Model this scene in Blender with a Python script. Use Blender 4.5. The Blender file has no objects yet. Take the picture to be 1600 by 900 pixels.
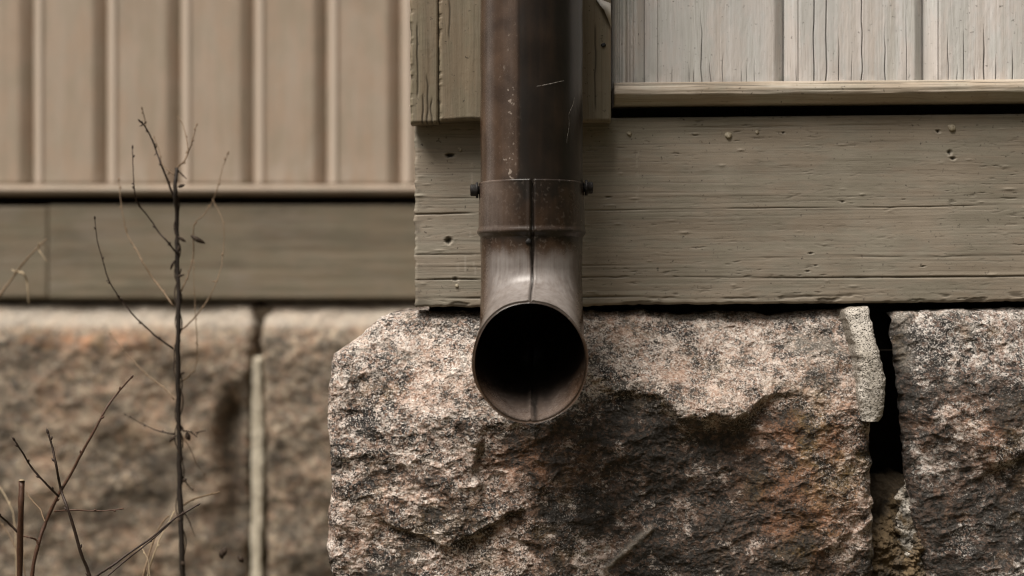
import bpy, math, random
import numpy as np

# ------------------------------------------------------------------ camera, sky, sun, exposure
CAMZ = 0.62                     # camera height above the ground, metres
F = 1600 * 50.0 / 36.0          # focal length in photo pixels (50 mm lens)
HOR = 458.0                     # photo row of the horizon
scene = bpy.context.scene
col = scene.collection

cam_d = bpy.data.cameras.new("camera")
cam = bpy.data.objects.new("camera", cam_d)
col.objects.link(cam)
cam.location = (0, 0, CAMZ)
cam.rotation_euler = (math.radians(90), 0, 0)
cam_d.lens = 50
cam_d.sensor_width = 36
cam_d.shift_y = (HOR - 450) / 1600
cam_d.clip_start = 0.02
cam_d.clip_end = 2000
cam_d.dof.use_dof = True
cam_d.dof.focus_distance = 1.375
cam_d.dof.aperture_fstop = 3.3
scene.camera = cam
scene.cycles.filter_width = 1.1

SUN_AZ = math.radians(42)       # degrees to the left of the wall's normal
SUN_EL = math.radians(62)
world = bpy.data.worlds.new("World")
scene.world = world
world.use_nodes = True
wn = world.node_tree.nodes
wl = world.node_tree.links
bg = wn["Background"]
sky = wn.new("ShaderNodeTexSky")
sky.sky_type = 'NISHITA'
sky.sun_disc = False
sky.sun_elevation = SUN_EL
sky.sun_rotation = math.radians(180) + SUN_AZ
sky.dust_density = 6.0
sky.air_density = 1.0
sky.ozone_density = 0.6
hs = wn.new("ShaderNodeHueSaturation")      # thin cloud: the whole sky is paler than clear blue
hs.inputs["Saturation"].default_value = 0.10
wl.new(sky.outputs[0], hs.inputs["Color"])
tint = wn.new("ShaderNodeMix")                # the photograph's warm white balance, the same over the whole sky
tint.data_type = 'RGBA'
tint.blend_type = 'MULTIPLY'
tint.inputs[0].default_value = 1.0
tint.inputs[7].default_value = (1.0, 0.955, 0.895, 1.0)
wl.new(hs.outputs[0], tint.inputs[6])
wl.new(tint.outputs[2], bg.inputs["Color"])
bg.inputs["Strength"].default_value = 0.052

sun_d = bpy.data.lights.new("sun", 'SUN')
sun = bpy.data.objects.new("sun", sun_d)
col.objects.link(sun)
sun_d.energy = 3.6
sun_d.angle = math.radians(32)
sun_d.color = (1.0, 0.92, 0.83)
from mathutils import Vector
sdir = Vector((-math.sin(SUN_AZ) * math.cos(SUN_EL), -math.cos(SUN_AZ) * math.cos(SUN_EL), math.sin(SUN_EL)))
sun.rotation_euler = sdir.to_track_quat('Z', 'Y').to_euler()

vs = scene.view_settings
vs.view_transform = 'Standard'
vs.look = 'None'
vs.exposure = 0.62
vs.gamma = 1.0

# ------------------------------------------------------------------ helpers: places, noise, meshes
rnd = random.Random(7)


def at(px, py, Y):
    """photo pixel + distance in front of the camera -> metres"""
    return ((px - 800) * Y / F, Y, CAMZ + (HOR - py) * Y / F)


def _hash(ix, iy, iz, seed):
    h = (ix.astype(np.int64) * 374761393 + iy.astype(np.int64) * 668265263 + iz.astype(np.int64) * 2147483647 * 3 + seed * 144665) & 0xffffffff
    h = ((h ^ (h >> 13)) * 1274126177) & 0xffffffff
    h = ((h ^ (h >> 16)) * 2246822519) & 0xffffffff
    return ((h ^ (h >> 15)) & 0xffffff) / float(0xffffff) * 2 - 1


def noise(x, y, z=0.0, seed=0):
    """smooth value noise, -1..1"""
    x = np.asarray(x, float)
    y = np.asarray(y, float) + 0 * x
    z = np.asarray(z, float) + 0 * x
    x0, y0, z0 = np.floor(x), np.floor(y), np.floor(z)
    fx, fy, fz = x - x0, y - y0, z - z0
    u, v, w = fx * fx * fx * (fx * (fx * 6 - 15) + 10), fy * fy * fy * (fy * (fy * 6 - 15) + 10), fz * fz * (3 - 2 * fz)
    r = 0
    zs = (0, 1) if np.any(fz != 0) else (0,)
    for dz in zs:
        wz = (w if dz else 1 - w)
        for dy in (0, 1):
            wy = (v if dy else 1 - v)
            for dx in (0, 1):
                wx = (u if dx else 1 - u)
                r = r + wx * wy * wz * _hash(x0 + dx, y0 + dy, z0 + dz, seed)
    return r


def fbm(x, y, z=0.0, oct=4, seed=0, gain=0.5, ridged=False):
    a, s, t = 1.0, 0.0, 0.0
    c, sn = math.cos(0.6), math.sin(0.6)
    for o in range(oct):
        n = noise(x, y, z, seed + o * 17)
        if ridged:
            n = 1 - 2 * np.abs(n)
        s = s + a * n
        t += a
        a *= gain
        x, y = (x * c - y * sn) * 2.03 + 11.3, (x * sn + y * c) * 2.03 + 5.7
        z = z * 2.03
    return s / t


def scoops(x, y, seed=0, k=1.0, tilt=0.7):
    """conchoidal fracture: lower envelope of tilted bowls, sharp ridges between them"""
    ix, iy = np.floor(x), np.floor(y)
    best = None
    z = np.zeros_like(ix)
    for dy in (-1, 0, 1):
        for dx in (-1, 0, 1):
            gx, gy = ix + dx, iy + dy
            ax = x - (gx + 0.5 + 0.45 * _hash(gx, gy, z, seed + 1))
            ay = y - (gy + 0.5 + 0.45 * _hash(gx, gy, z, seed + 2))
            val = 0.45 * _hash(gx, gy, z, seed + 3) + tilt * (_hash(gx, gy, z, seed + 4) * ax + _hash(gx, gy, z, seed + 5) * ay) + k * (ax * ax + ay * ay)
            best = val if best is None else np.minimum(best, val)
    return best


def sstep(a, b, x):
    t = np.clip((x - a) / (b - a), 0, 1)
    return t * t * (3 - 2 * t)


def interp(x, pts):
    return np.interp(x, [p[0] for p in pts], [p[1] for p in pts])


def thing(name, label, cat, loc, group=None):
    o = bpy.data.objects.new(name, None)
    o.empty_display_size = 0.05
    col.objects.link(o)
    o.location = loc
    o["label"] = label
    o["category"] = cat
    if group:
        o["group"] = group
    o["kind"] = "thing"
    return o


def root_loc(o):
    while o.parent:
        o = o.parent
    return np.array(o.location)


def mk(name, verts, faces, mat, parent=None, smooth=True, attr=None, label=None):
    """one mesh object from world-space points, a child of parent"""
    v = np.asarray(verts, dtype=np.float64).reshape(-1, 3)
    if parent is not None:
        v = v - root_loc(parent)
    me = bpy.data.meshes.new(name)
    me.vertices.add(len(v))
    me.vertices.foreach_set("co", v.astype(np.float32).ravel())
    if isinstance(faces, tuple) and isinstance(faces[0], np.ndarray):
        q4, q3 = faces
        me.loops.add(q4.size + q3.size)
        me.loops.foreach_set("vertex_index", np.concatenate([q4.ravel(), q3.ravel()]).astype(np.int32))
        me.polygons.add(len(q4) + len(q3))
        me.polygons.foreach_set("loop_start", np.concatenate([np.arange(len(q4)) * 4, q4.size + np.arange(len(q3)) * 3]).astype(np.int32))
    elif isinstance(faces, np.ndarray):
        nf, k = faces.shape
        me.loops.add(nf * k)
        me.loops.foreach_set("vertex_index", faces.astype(np.int32).ravel())
        me.polygons.add(nf)
        me.polygons.foreach_set("loop_start", np.arange(0, nf * k, k, dtype=np.int32))
    else:
        flat = [i for f in faces for i in f]
        st = np.cumsum([0] + [len(f) for f in faces[:-1]])
        me.loops.add(len(flat))
        me.loops.foreach_set("vertex_index", np.array(flat, dtype=np.int32))
        me.polygons.add(len(faces))
        me.polygons.foreach_set("loop_start", st.astype(np.int32))
    me.update(calc_edges=True)
    if smooth:
        me.polygons.foreach_set("use_smooth", np.ones(len(me.polygons), dtype=bool))
    if attr is not None:
        ca = me.color_attributes.new("mask", 'FLOAT_COLOR', 'POINT')
        a = np.ones((len(v), 4), dtype=np.float32)
        a[:, :attr.shape[1]] = attr
        ca.data.foreach_set("color", a.ravel())
    me.materials.append(mat)
    o = bpy.data.objects.new(name, me)
    col.objects.link(o)
    if parent is not None:
        o.parent = parent
    if label:
        o["label"] = label
    return o


def grid_faces(nx, ny, off=0):
    i = np.arange(nx - 1)
    j = np.arange(ny - 1)
    I, J = np.meshgrid(i, j)
    a = (J * nx + I + off).ravel()
    return np.stack([a, a + 1, a + nx + 1, a + nx], axis=1)


def slab(X, Y, Z, back, rings=1, rough=0.0, slant=0.0, seed=0):
    """front sheet (ny,nx arrays, row 0 at the bottom, +x right) closed with sides and a back at Y=back"""
    ny, nx = X.shape
    v = np.stack([X, Y, Z], -1).reshape(-1, 3)
    idx = np.arange(nx * ny).reshape(ny, nx)
    ring = np.concatenate([idx[0, :-1], idx[:-1, -1], idx[-1, :0:-1], idx[:0:-1, 0]])
    n = len(ring)
    k = np.roll(np.arange(n), -1)
    base = v[ring]
    vs_, fs_ = [v], [grid_faces(nx, ny)]
    prev = ring
    count = len(v)
    for r in range(1, rings + 1):
        t_ = (r / rings) ** 1.6
        b = base.copy()
        b[:, 1] = base[:, 1] + (back - base[:, 1]) * t_
        b[:, 0] += slant * t_
        if rough:
            q = rough * min(1.0, 4 * t_)
            b[:, 0] += q * fbm(b[:, 1] * 60, b[:, 2] * 60, b[:, 0] * 60, 4, seed + 5)
            b[:, 2] += q * fbm(b[:, 1] * 60 + 7, b[:, 0] * 60, b[:, 2] * 60, 4, seed + 6)
        cur = np.arange(n) + count
        fs_.append(np.stack([prev, cur, cur[k], prev[k]], axis=1))
        vs_.append(b)
        prev = cur
        count += n
    vs_.append(b.mean(0)[None])
    tri = np.stack([prev, np.full(n, count), prev[k]], axis=1)
    return np.vstack(vs_), (np.vstack(fs_), tri), n * rings + 1


def box(x0, x1, y0, y1, z0, z1, bev=0.0015):
    """bevelled box as plain lists"""
    import itertools
    vs_, f = [], []
    b = bev
    xs, ys, zs = (x0, x1), (y0, y1), (z0, z1)
    ids = {}
    for i, j, k in itertools.product((0, 1), repeat=3):
        x, y, z = xs[i], ys[j], zs[k]
        sx, sy, sz = (b, -b)[i], (b, -b)[j], (b, -b)[k]
        for ax, p in enumerate(((x, y + sy, z + sz), (x + sx, y, z + sz), (x + sx, y + sy, z))):
            ids[(i, j, k, ax)] = len(vs_)
            vs_.append(p)
    g = ids
    for s in (0, 1):
        f.append((g[s, 0, 0, 0], g[s, 1, 0, 0], g[s, 1, 1, 0], g[s, 0, 1, 0])[::(1 if s else -1)])
        f.append((g[0, s, 0, 1], g[1, s, 0, 1], g[1, s, 1, 1], g[0, s, 1, 1])[::(-1 if s else 1)])
        f.append((g[0, 0, s, 2], g[1, 0, s, 2], g[1, 1, s, 2], g[0, 1, s, 2])[::(1 if s else -1)])
    for s, t in itertools.product((0, 1), repeat=2):
        f.append((g[0, s, t, 1], g[1, s, t, 1], g[1, s, t, 2], g[0, s, t, 2]))
        f.append((g[s, 0, t, 0], g[s, 1, t, 0], g[s, 1, t, 2], g[s, 0, t, 2]))
        f.append((g[s, t, 0, 0], g[s, t, 1, 0], g[s, t, 1, 1], g[s, t, 0, 1]))
    for i, j, k in itertools.product((0, 1), repeat=3):
        f.append((g[i, j, k, 0], g[i, j, k, 1], g[i, j, k, 2]))
    return vs_, f


# ------------------------------------------------------------------ materials
class NT:
    def __init__(self, name):
        self.m = bpy.data.materials.new(name)
        self.m.use_nodes = True
        self.t = self.m.node_tree
        self.b = self.t.nodes["Principled BSDF"]
        tc = self.t.nodes.new("ShaderNodeTexCoord")
        self.co = tc.outputs["Object"]

    def n(self, kind, **kw):
        nd = self.t.nodes.new(kind)
        for k, v in kw.items():
            setattr(nd, k, v)
        return nd

    def put(self, sock, v):
        if isinstance(v, bpy.types.NodeSocket):
            self.t.links.new(v, sock)
        elif v is not None:
            if hasattr(sock.default_value, "__len__") and not isinstance(v, (int, float)):
                v = tuple(v) + ((1.0,) if len(v) == 3 and len(sock.default_value) == 4 else ())
            sock.default_value = v

    def map(self, scale, rot=(0, 0, 0), loc=(0, 0, 0), co=None):
        m = self.n("ShaderNodeMapping")
        self.put(m.inputs["Vector"], co or self.co)
        self.put(m.inputs["Scale"], scale)
        self.put(m.inputs["Rotation"], rot)
        self.put(m.inputs["Location"], loc)
        return m.outputs[0]

    def noise(self, co, scale, detail=4, rough=0.55, dist=0.0, color=False):
        t = self.n("ShaderNodeTexNoise")
        self.put(t.inputs["Vector"], co)
        t.inputs["Scale"].default_value = scale
        t.inputs["Detail"].default_value = detail
        t.inputs["Roughness"].default_value = rough
        t.inputs["Distortion"].default_value = dist
        return t.outputs["Color" if color else "Fac"]

    def voro(self, co, scale, feature='F1', out="Distance", rand=1.0):
        t = self.n("ShaderNodeTexVoronoi", feature=feature)
        self.put(t.inputs["Vector"], co)
        t.inputs["Scale"].default_value = scale
        t.inputs["Randomness"].default_value = rand
        return t.outputs[out]

    def ramp(self, fac, stops, interp='LINEAR'):
        r = self.n("ShaderNodeValToRGB")
        self.put(r.inputs[0], fac)
        cr = r.color_ramp
        cr.interpolation = interp
        while len(cr.elements) < len(stops):
            cr.elements.new(0.5)
        for e, (p, c) in zip(cr.elements, stops):
            e.position = p
            c = (c, c, c) if isinstance(c, (int, float)) else c
            e.color = tuple(c) + (1.0,)
        return r.outputs[0]

    def mix(self, a, b, fac, mode='MIX'):
        m = self.n("ShaderNodeMix", data_type='RGBA', blend_type=mode)
        self.put(m.inputs[0], fac)
        self.put(m.inputs[6], a)
        self.put(m.inputs[7], b)
        return m.outputs[2]

    def math(self, op, a, b=None, clamp=False):
        m = self.n("ShaderNodeMath", operation=op, use_clamp=clamp)
        self.put(m.inputs[0], a)
        if b is not None:
            self.put(m.inputs[1], b)
        return m.outputs[0]

    def attr(self):
        a = self.n("ShaderNodeAttribute", attribute_name="mask")
        s = self.n("ShaderNodeSeparateColor")
        self.t.links.new(a.outputs["Color"], s.inputs[0])
        return s.outputs[0], s.outputs[1], s.outputs[2]

    def bump(self, h, dist, strength=1.0, prev=None):
        b = self.n("ShaderNodeBump")
        b.inputs["Strength"].default_value = strength
        b.inputs["Distance"].default_value = dist
        self.put(b.inputs["Height"], h)
        if prev is not None:
            self.put(b.inputs["Normal"], prev)
        return b.outputs[0]

    def out(self, color, rough=0.7, normal=None, spec=0.4, metallic=None, coat=None):
        self.put(self.b.inputs["Base Color"], color)
        self.put(self.b.inputs["Roughness"], rough)
        self.b.inputs["Specular IOR Level"].default_value = spec
        if metallic is not None:
            self.put(self.b.inputs["Metallic"], metallic)
        if normal is not None:
            self.put(self.b.inputs["Normal"], normal)
        return self.m


def wood_mat(name, base, dark, worn, grain='x', worn_amt=0.3, gloss=0.55, grainscale=1.0, bumpd=0.0012):
    """old brush-painted board: streaks along the grain, worn patches, dirt specks. mask R = dirt, G = bare wood and painted lit bevels"""
    t = NT(name)
    g = grainscale
    wv = t.noise(t.map((7, 7, 12) if grain == 'x' else (12, 7, 7)), 1.0, 2, 0.5, color=True)
    wm = t.n("ShaderNodeVectorMath", operation='MULTIPLY_ADD')
    t.put(wm.inputs[0], wv)
    wm.inputs[1].default_value = (0, 0, 0.010) if grain == 'x' else (0.010, 0, 0)
    t.put(wm.inputs[2], t.co)
    wco = wm.outputs[0]
    s1 = (6 * g, 60 * g, 420 * g) if grain == 'x' else (420 * g, 60 * g, 6 * g)
    s2 = (2, 20, 90) if grain == 'x' else (90, 20, 2)
    fine = t.noise(t.map(s1, co=wco), 1.0, 5, 0.65)
    broad = t.noise(t.map(s2, co=wco), 1.0, 4, 0.6)
    hair = t.noise(t.map(tuple(q * 2.6 for q in s1), co=wco), 1.0, 4, 0.7)
    blot = t.noise(t.co, 9, 5, 0.6)
    speck = t.noise(t.map((1, 1, 1)), 260, 3, 0.6)
    c = t.mix(base, dark, t.ramp(broad, [(0.38, 0.0), (0.72, 0.75)]))
    c = t.mix(c, dark, t.ramp(fine, [(0.52, 0.0), (0.75, 0.7)]))
    c = t.mix(c, tuple(x * 0.7 for x in dark), t.ramp(hair, [(0.56, 0.0), (0.66, 0.65)]))
    c = t.mix(c, tuple(min(1, x * 1.25) for x in base), t.ramp(hair, [(0.30, 0.5), (0.46, 0.0)]))
    c = t.mix(c, worn, t.math('MULTIPLY', t.ramp(t.math('ADD', t.math('MULTIPLY', fine, 0.45), t.math('MULTIPLY', blot, 0.6)), [(0.5, 0.0), (0.64, 1.0)]), worn_amt))
    c = t.mix(c, tuple(x * 0.25 for x in dark), t.ramp(speck, [(0.655, 0.0), (0.74, 0.85)]))
    hue = t.noise(t.map((0.5, 1, 1.6) if grain == 'x' else (1.6, 1, 0.5)), 26, 5, 0.65)
    c = t.mix(c, t.mix(c, (1.04, 0.995, 0.97), 1.0, 'MULTIPLY'), t.ramp(hue, [(0.46, 0.0), (0.56, 1.0)]))
    c = t.mix(c, t.mix(c, (0.95, 0.965, 0.95), 1.0, 'MULTIPLY'), t.ramp(hue, [(0.40, 1.0), (0.50, 0.0)]))
    r_, g_, b_ = t.attr()
    c = t.mix(c, tuple(x * 0.16 for x in dark), r_)
    c = t.mix(c, worn, g_)
    n1 = t.bump(t.math('ADD', fine, t.math('MULTIPLY', hair, 0.8)), bumpd, 0.06)
    n2 = t.bump(t.noise(t.co, 900, 3), 0.0005, 0.3, n1)
    rough = t.ramp(blot, [(0.3, gloss), (0.7, min(1, gloss + 0.25))])
    return t.out(c, rough, n2, 0.35)


def granite_mat(name, light=(0.53, 0.475, 0.43), mid=(0.28, 0.235, 0.203), pink=(0.40, 0.25, 0.18), grain=1.0, seed=0.0, mica_amt=0.95):
    """mask R = dark grime and painted shade, G = rust/iron stain, B = pale lichen, mortar smear and painted top light"""
    t = NT(name)
    co = t.map((1, 1, 1), loc=(seed, seed * 1.7, 0))
    wob = t.noise(co, 60, 4, 0.6, color=True)
    cw = t.n("ShaderNodeVectorMath", operation='MULTIPLY_ADD')
    t.put(cw.inputs[0], wob)
    cw.inputs[1].default_value = (0.012, 0.012, 0.012)
    t.put(cw.inputs[2], co)
    cw = cw.outputs[0]
    cells = t.voro(cw, 330 * grain, 'F1', "Color")
    sep = t.n("ShaderNodeSeparateColor")
    t.t.links.new(cells, sep.inputs[0])
    r1, r2 = sep.outputs[0], sep.outputs[1]
    big = t.noise(co, 14, 5, 0.62)
    med = t.noise(co, 55, 5, 0.65)
    fine = t.noise(co, 420, 4, 0.7)
    def cen(x, k):
        return t.math('MULTIPLY', t.math('SUBTRACT', x, 0.5), k)
    hi = t.noise(co, 620, 3, 0.6)
    sel = t.math('ADD', t.math('ADD', t.math('ADD', cen(r1, 0.45), cen(med, 0.7)), t.math('ADD', cen(hi, 1.1), cen(big, 0.6))), 0.53)
    c = t.ramp(sel, [(0.20, tuple(x * 0.45 for x in mid)), (0.42, mid), (0.62, light), (0.90, tuple(min(1, x * 1.5) for x in light))])
    ma, mb, mc = t.attr()
    clot = t.noise(t.map((0.75, 1, 1.35), co=cw), 300 * max(grain, 0.6), 5, 0.68, 0.6)
    mica = t.math('ADD', t.math('ADD', t.math('MULTIPLY', clot, 0.62), t.math('MULTIPLY', med, 0.45)), cen(big, 0.35))
    mica = t.math('SUBTRACT', mica, t.math('MULTIPLY', ma, 0.115))
    c = t.mix(c, (0.014, 0.0125, 0.012), t.math('MULTIPLY', t.ramp(mica, [(0.485, 1.0), (0.525, 0.0)]), mica_amt))
    pep = t.noise(t.map((1, 1, 1), loc=(5, 3, 1)), 560, 3, 0.65)
    c = t.mix(c, (0.012, 0.011, 0.011), t.math('MULTIPLY', t.ramp(t.math('ADD', pep, cen(med, 0.35)), [(0.42, 1.0), (0.45, 0.0)]), mica_amt))
    c = t.mix(c, (0.66, 0.62, 0.58), t.math('MULTIPLY', t.ramp(pep, [(0.57, 0.0), (0.605, 1.0)]), t.math('MULTIPLY', t.math('SUBTRACT', 1.0, t.math('MULTIPLY', ma, 0.85)), 0.75 * mica_amt)))
    c = t.mix(c, pink, t.math('MULTIPLY', t.ramp(t.math('ADD', t.math('MULTIPLY', r2, 0.45), t.math('MULTIPLY', big, 0.8)), [(0.62, 0.0), (0.82, 1.0)]), 0.45))
    rust = t.mix((0.26, 0.16, 0.055), t.mix((0.30, 0.115, 0.04), (0.50, 0.24, 0.125), fine), t.ramp(big, [(0.42, 0.0), (0.54, 1.0)]))
    c = t.mix(c, t.mix(c, rust, 0.75), t.math('MULTIPLY', mb, t.ramp(t.math('ADD', t.math('MULTIPLY', med, 0.6), t.math('MULTIPLY', fine, 0.4)), [(0.44, 0.05), (0.56, 1.0)])))
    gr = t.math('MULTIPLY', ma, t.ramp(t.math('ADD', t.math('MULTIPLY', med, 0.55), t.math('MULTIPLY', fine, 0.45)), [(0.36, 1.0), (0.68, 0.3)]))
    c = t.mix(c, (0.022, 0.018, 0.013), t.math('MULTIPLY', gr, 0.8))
    c = t.mix(c, (0.46, 0.415, 0.355), t.math('MULTIPLY', mc, t.ramp(fine, [(0.35, 0.35), (0.6, 1.0)])))
    h = t.math('ADD', t.math('MULTIPLY', med, 1.0), t.math('MULTIPLY', fine, 0.5))
    n = t.bump(h, 0.005, 0.55)
    n = t.bump(clot, 0.0045, 0.55, n)
    n = t.bump(t.voro(cw, 330 * grain), 0.0012, 0.35, n)
    return t.out(c, t.ramp(r2, [(0.0, 0.5), (0.6, 0.85)]), n, 0.4)


def mortar_mat(name, c0=(0.50, 0.48, 0.42), c1=(0.30, 0.28, 0.23)):
    t = NT(name)
    f = t.noise(t.co, 180, 5, 0.7)
    b = t.noise(t.co, 30, 4, 0.6)
    pits = t.voro(t.co, 380)
    c = t.mix(c1, c0, t.ramp(b, [(0.35, 0.0), (0.6, 1.0)]))
    c = t.mix(c, (0.06, 0.055, 0.045), t.ramp(t.noise(t.co, 520, 4, 0.75), [(0.505, 0.0), (0.60, 0.95)]))
    ma, mb, mc = t.attr()
    c = t.mix(c, (0.03, 0.026, 0.02), ma)
    c = t.mix(c, (0.25, 0.17, 0.085), mb)
    n = t.bump(t.math('SUBTRACT', t.ramp(pits, [(0.0, 0.0), (0.35, 1.0)]), t.math('MULTIPLY', f, 0.8)), 0.003, 0.9)
    return t.out(c, 0.9, n, 0.2)


def plain_mat(name, c0, c1, scale=120, rough=0.7, stretch=(1, 1, 1), bump=0.0006, spec=0.3):
    t = NT(name)
    f = t.noise(t.map(stretch), scale, 4, 0.6)
    return t.out(t.mix(c0, c1, t.ramp(f, [(0.35, 0.0), (0.65, 1.0)])), rough, t.bump(f, bump, 0.6), spec)


def pipe_mat(name):
    """brown factory-painted steel, semi-gloss. mask R = grime with painted shade and dark reflection, G = painted lit side and sheen, B = dust specks"""
    t = NT(name)
    run = t.noise(t.map((260, 260, 7)), 1.0, 4, 0.6)
    blot = t.noise(t.co, 34, 5, 0.6)
    fine = t.noise(t.co, 420, 4, 0.65)
    c = t.mix((0.036, 0.021, 0.013), (0.080, 0.048, 0.030), t.ramp(blot, [(0.35, 0.0), (0.7, 1.0)]))
    c = t.mix(c, (0.075, 0.048, 0.036), t.math('MULTIPLY', t.ramp(run, [(0.52, 0.0), (0.7, 1.0)]), 0.35))
    ma, mb, mc = t.attr()
    c = t.mix(c, (0.215, 0.196, 0.186), t.math('MULTIPLY', mb, t.ramp(t.math('ADD', t.math('MULTIPLY', run, 0.5), t.math('MULTIPLY', blot, 0.5)), [(0.3, 0.25), (0.6, 1.0)])))
    c = t.mix(c, (0.007, 0.0055, 0.0045), t.math('MULTIPLY', ma, t.ramp(t.math('ADD', t.math('MULTIPLY', run, 0.4), t.math('MULTIPLY', blot, 0.6)), [(0.30, 1.0), (0.75, 0.8)])))
    c = t.mix(c, (0.33, 0.28, 0.24), t.math('MULTIPLY', mc, t.ramp(t.noise(t.co, 300, 1, 0.5), [(0.62, 0.0), (0.68, 0.8)])))
    rough = t.mix((0.17,) * 3, (0.36,) * 3, t.math('MAXIMUM', ma, t.ramp(fine, [(0.4, 0.0), (0.7, 0.7)])))
    n = t.bump(t.math('ADD', t.math('MULTIPLY', blot, 0.6), t.math('MULTIPLY', fine, 0.25)), 0.0006, 0.35)
    rough = t.mix(rough, (0.42,) * 3, t.math('MULTIPLY', mb, 0.8))
    return t.out(c, rough, n, 0.45)


M = {}
M['siding'] = wood_mat("weathered_pale_grey_paint", (0.61, 0.605, 0.60), (0.42, 0.385, 0.345), (0.51, 0.505, 0.495), 'z', 0.7, 0.5)
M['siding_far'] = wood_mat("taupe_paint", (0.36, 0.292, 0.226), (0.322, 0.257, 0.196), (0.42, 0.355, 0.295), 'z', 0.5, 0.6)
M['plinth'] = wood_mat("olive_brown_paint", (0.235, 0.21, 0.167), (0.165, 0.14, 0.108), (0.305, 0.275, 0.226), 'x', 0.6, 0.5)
M['plinth_far'] = wood_mat("olive_brown_paint_far", (0.185, 0.160, 0.115), (0.15, 0.126, 0.088), (0.225, 0.193, 0.155), 'x', 0.5, 0.6)  # the far boards' own darker olive paint
M['corner'] = wood_mat("olive_paint_vertical", (0.20, 0.168, 0.118), (0.125, 0.10, 0.068), (0.30, 0.265, 0.21), 'z', 0.3, 0.45)
M['mould'] = wood_mat("cream_olive_paint", (0.36, 0.32, 0.26), (0.20, 0.165, 0.12), (0.46, 0.425, 0.37), 'x', 0.8, 0.5)
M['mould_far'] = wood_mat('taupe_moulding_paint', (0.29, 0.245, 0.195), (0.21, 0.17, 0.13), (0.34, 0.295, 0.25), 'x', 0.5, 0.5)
M['darkwood'] = plain_mat("dark_bare_wood", (0.03, 0.023, 0.017), (0.05, 0.04, 0.03), 60, 0.9)
M['granite'] = granite_mat("pink_grey_granite")
M['granite2'] = granite_mat("dark_grey_granite", (0.50, 0.465, 0.43), (0.235, 0.212, 0.192), (0.33, 0.215, 0.165), 1.0, 3.3)
M['granite_far'] = granite_mat("brown_granite", (0.335, 0.275, 0.20), (0.20, 0.16, 0.115), (0.30, 0.175, 0.115), 0.45, 7.1, 0.4)
M['mortar'] = mortar_mat("grey_lime_mortar", (0.56, 0.525, 0.475), (0.42, 0.385, 0.335))
M['mortar_brown'] = mortar_mat("crumbled_brown_mortar", (0.135, 0.10, 0.065), (0.06, 0.046, 0.032))
M['mortar_far'] = mortar_mat("cream_pointing", (0.72, 0.66, 0.53), (0.56, 0.50, 0.39))
M['pipe'] = pipe_mat("brown_painted_steel")
M['bolt'] = plain_mat("blackened_bolt_steel", (0.006, 0.0055, 0.006), (0.016, 0.014, 0.013), 500, 0.6, spec=0.25)
M['scratch'] = plain_mat("bare_scratched_metal", (0.22, 0.20, 0.185), (0.34, 0.32, 0.29), 400, 0.5)
M['nail'] = plain_mat("painted_over_nail", (0.16, 0.13, 0.085), (0.36, 0.32, 0.24), 420, 0.5)
M['bare'] = plain_mat("bare_pale_wood", (0.58, 0.55, 0.50), (0.66, 0.63, 0.59), 200, 0.7, (30, 30, 1))
M['stem'] = plain_mat("dark_bark", (0.011, 0.008, 0.006), (0.030, 0.021, 0.015), 420, 0.7)
M['twig_red'] = plain_mat("red_brown_bark", (0.085, 0.040, 0.022), (0.05, 0.026, 0.017), 420, 0.5)
M['twig_dark'] = plain_mat("dark_twig_bark", (0.022, 0.014, 0.011), (0.05, 0.032, 0.023), 420, 0.55)
M['twig_tan'] = plain_mat("tan_twig_bark", (0.13, 0.085, 0.05), (0.20, 0.14, 0.085), 420, 0.6)
M['straw'] = plain_mat("dry_straw", (0.30, 0.23, 0.145), (0.42, 0.34, 0.23), 300, 0.7)
M['leaf'] = plain_mat("withered_leaf", (0.018, 0.012, 0.008), (0.05, 0.032, 0.02), 300, 0.8)

# ------------------------------------------------------------------ ground
t = NT("soil_and_dead_grass")
nz = t.noise(t.co, 3.0, 8, 0.65)
nf = t.noise(t.co, 40.0, 6, 0.7)
gc = t.mix((0.085, 0.066, 0.042), (0.15, 0.125, 0.075), t.ramp(nz, [(0.35, 0), (0.65, 1)]))
gc = t.mix(gc, (0.05, 0.055, 0.025), t.ramp(nf, [(0.5, 0), (0.7, 0.7)]))
M['ground'] = t.out(gc, 0.95, t.bump(nf, 0.03, 0.8), 0.1)
gs = [-400, -120, -40, -15, -6, -3, -2, -1, -0.5, 0, 0.5, 1, 2, 3, 6, 15, 40, 120, 400]
gs = np.array(sorted(set(gs) | set(np.round(np.linspace(-3, 4, 71), 2))))
GX, GY = np.meshgrid(gs, gs)
GZ = 0.025 * fbm(GX * 1.3, GY * 1.3, 0, 4, 3) - 0.015
g = mk("ground", np.stack([GX, GY, GZ], -1), grid_faces(len(gs), len(gs)), M['ground'])
g["kind"] = "structure"

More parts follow.
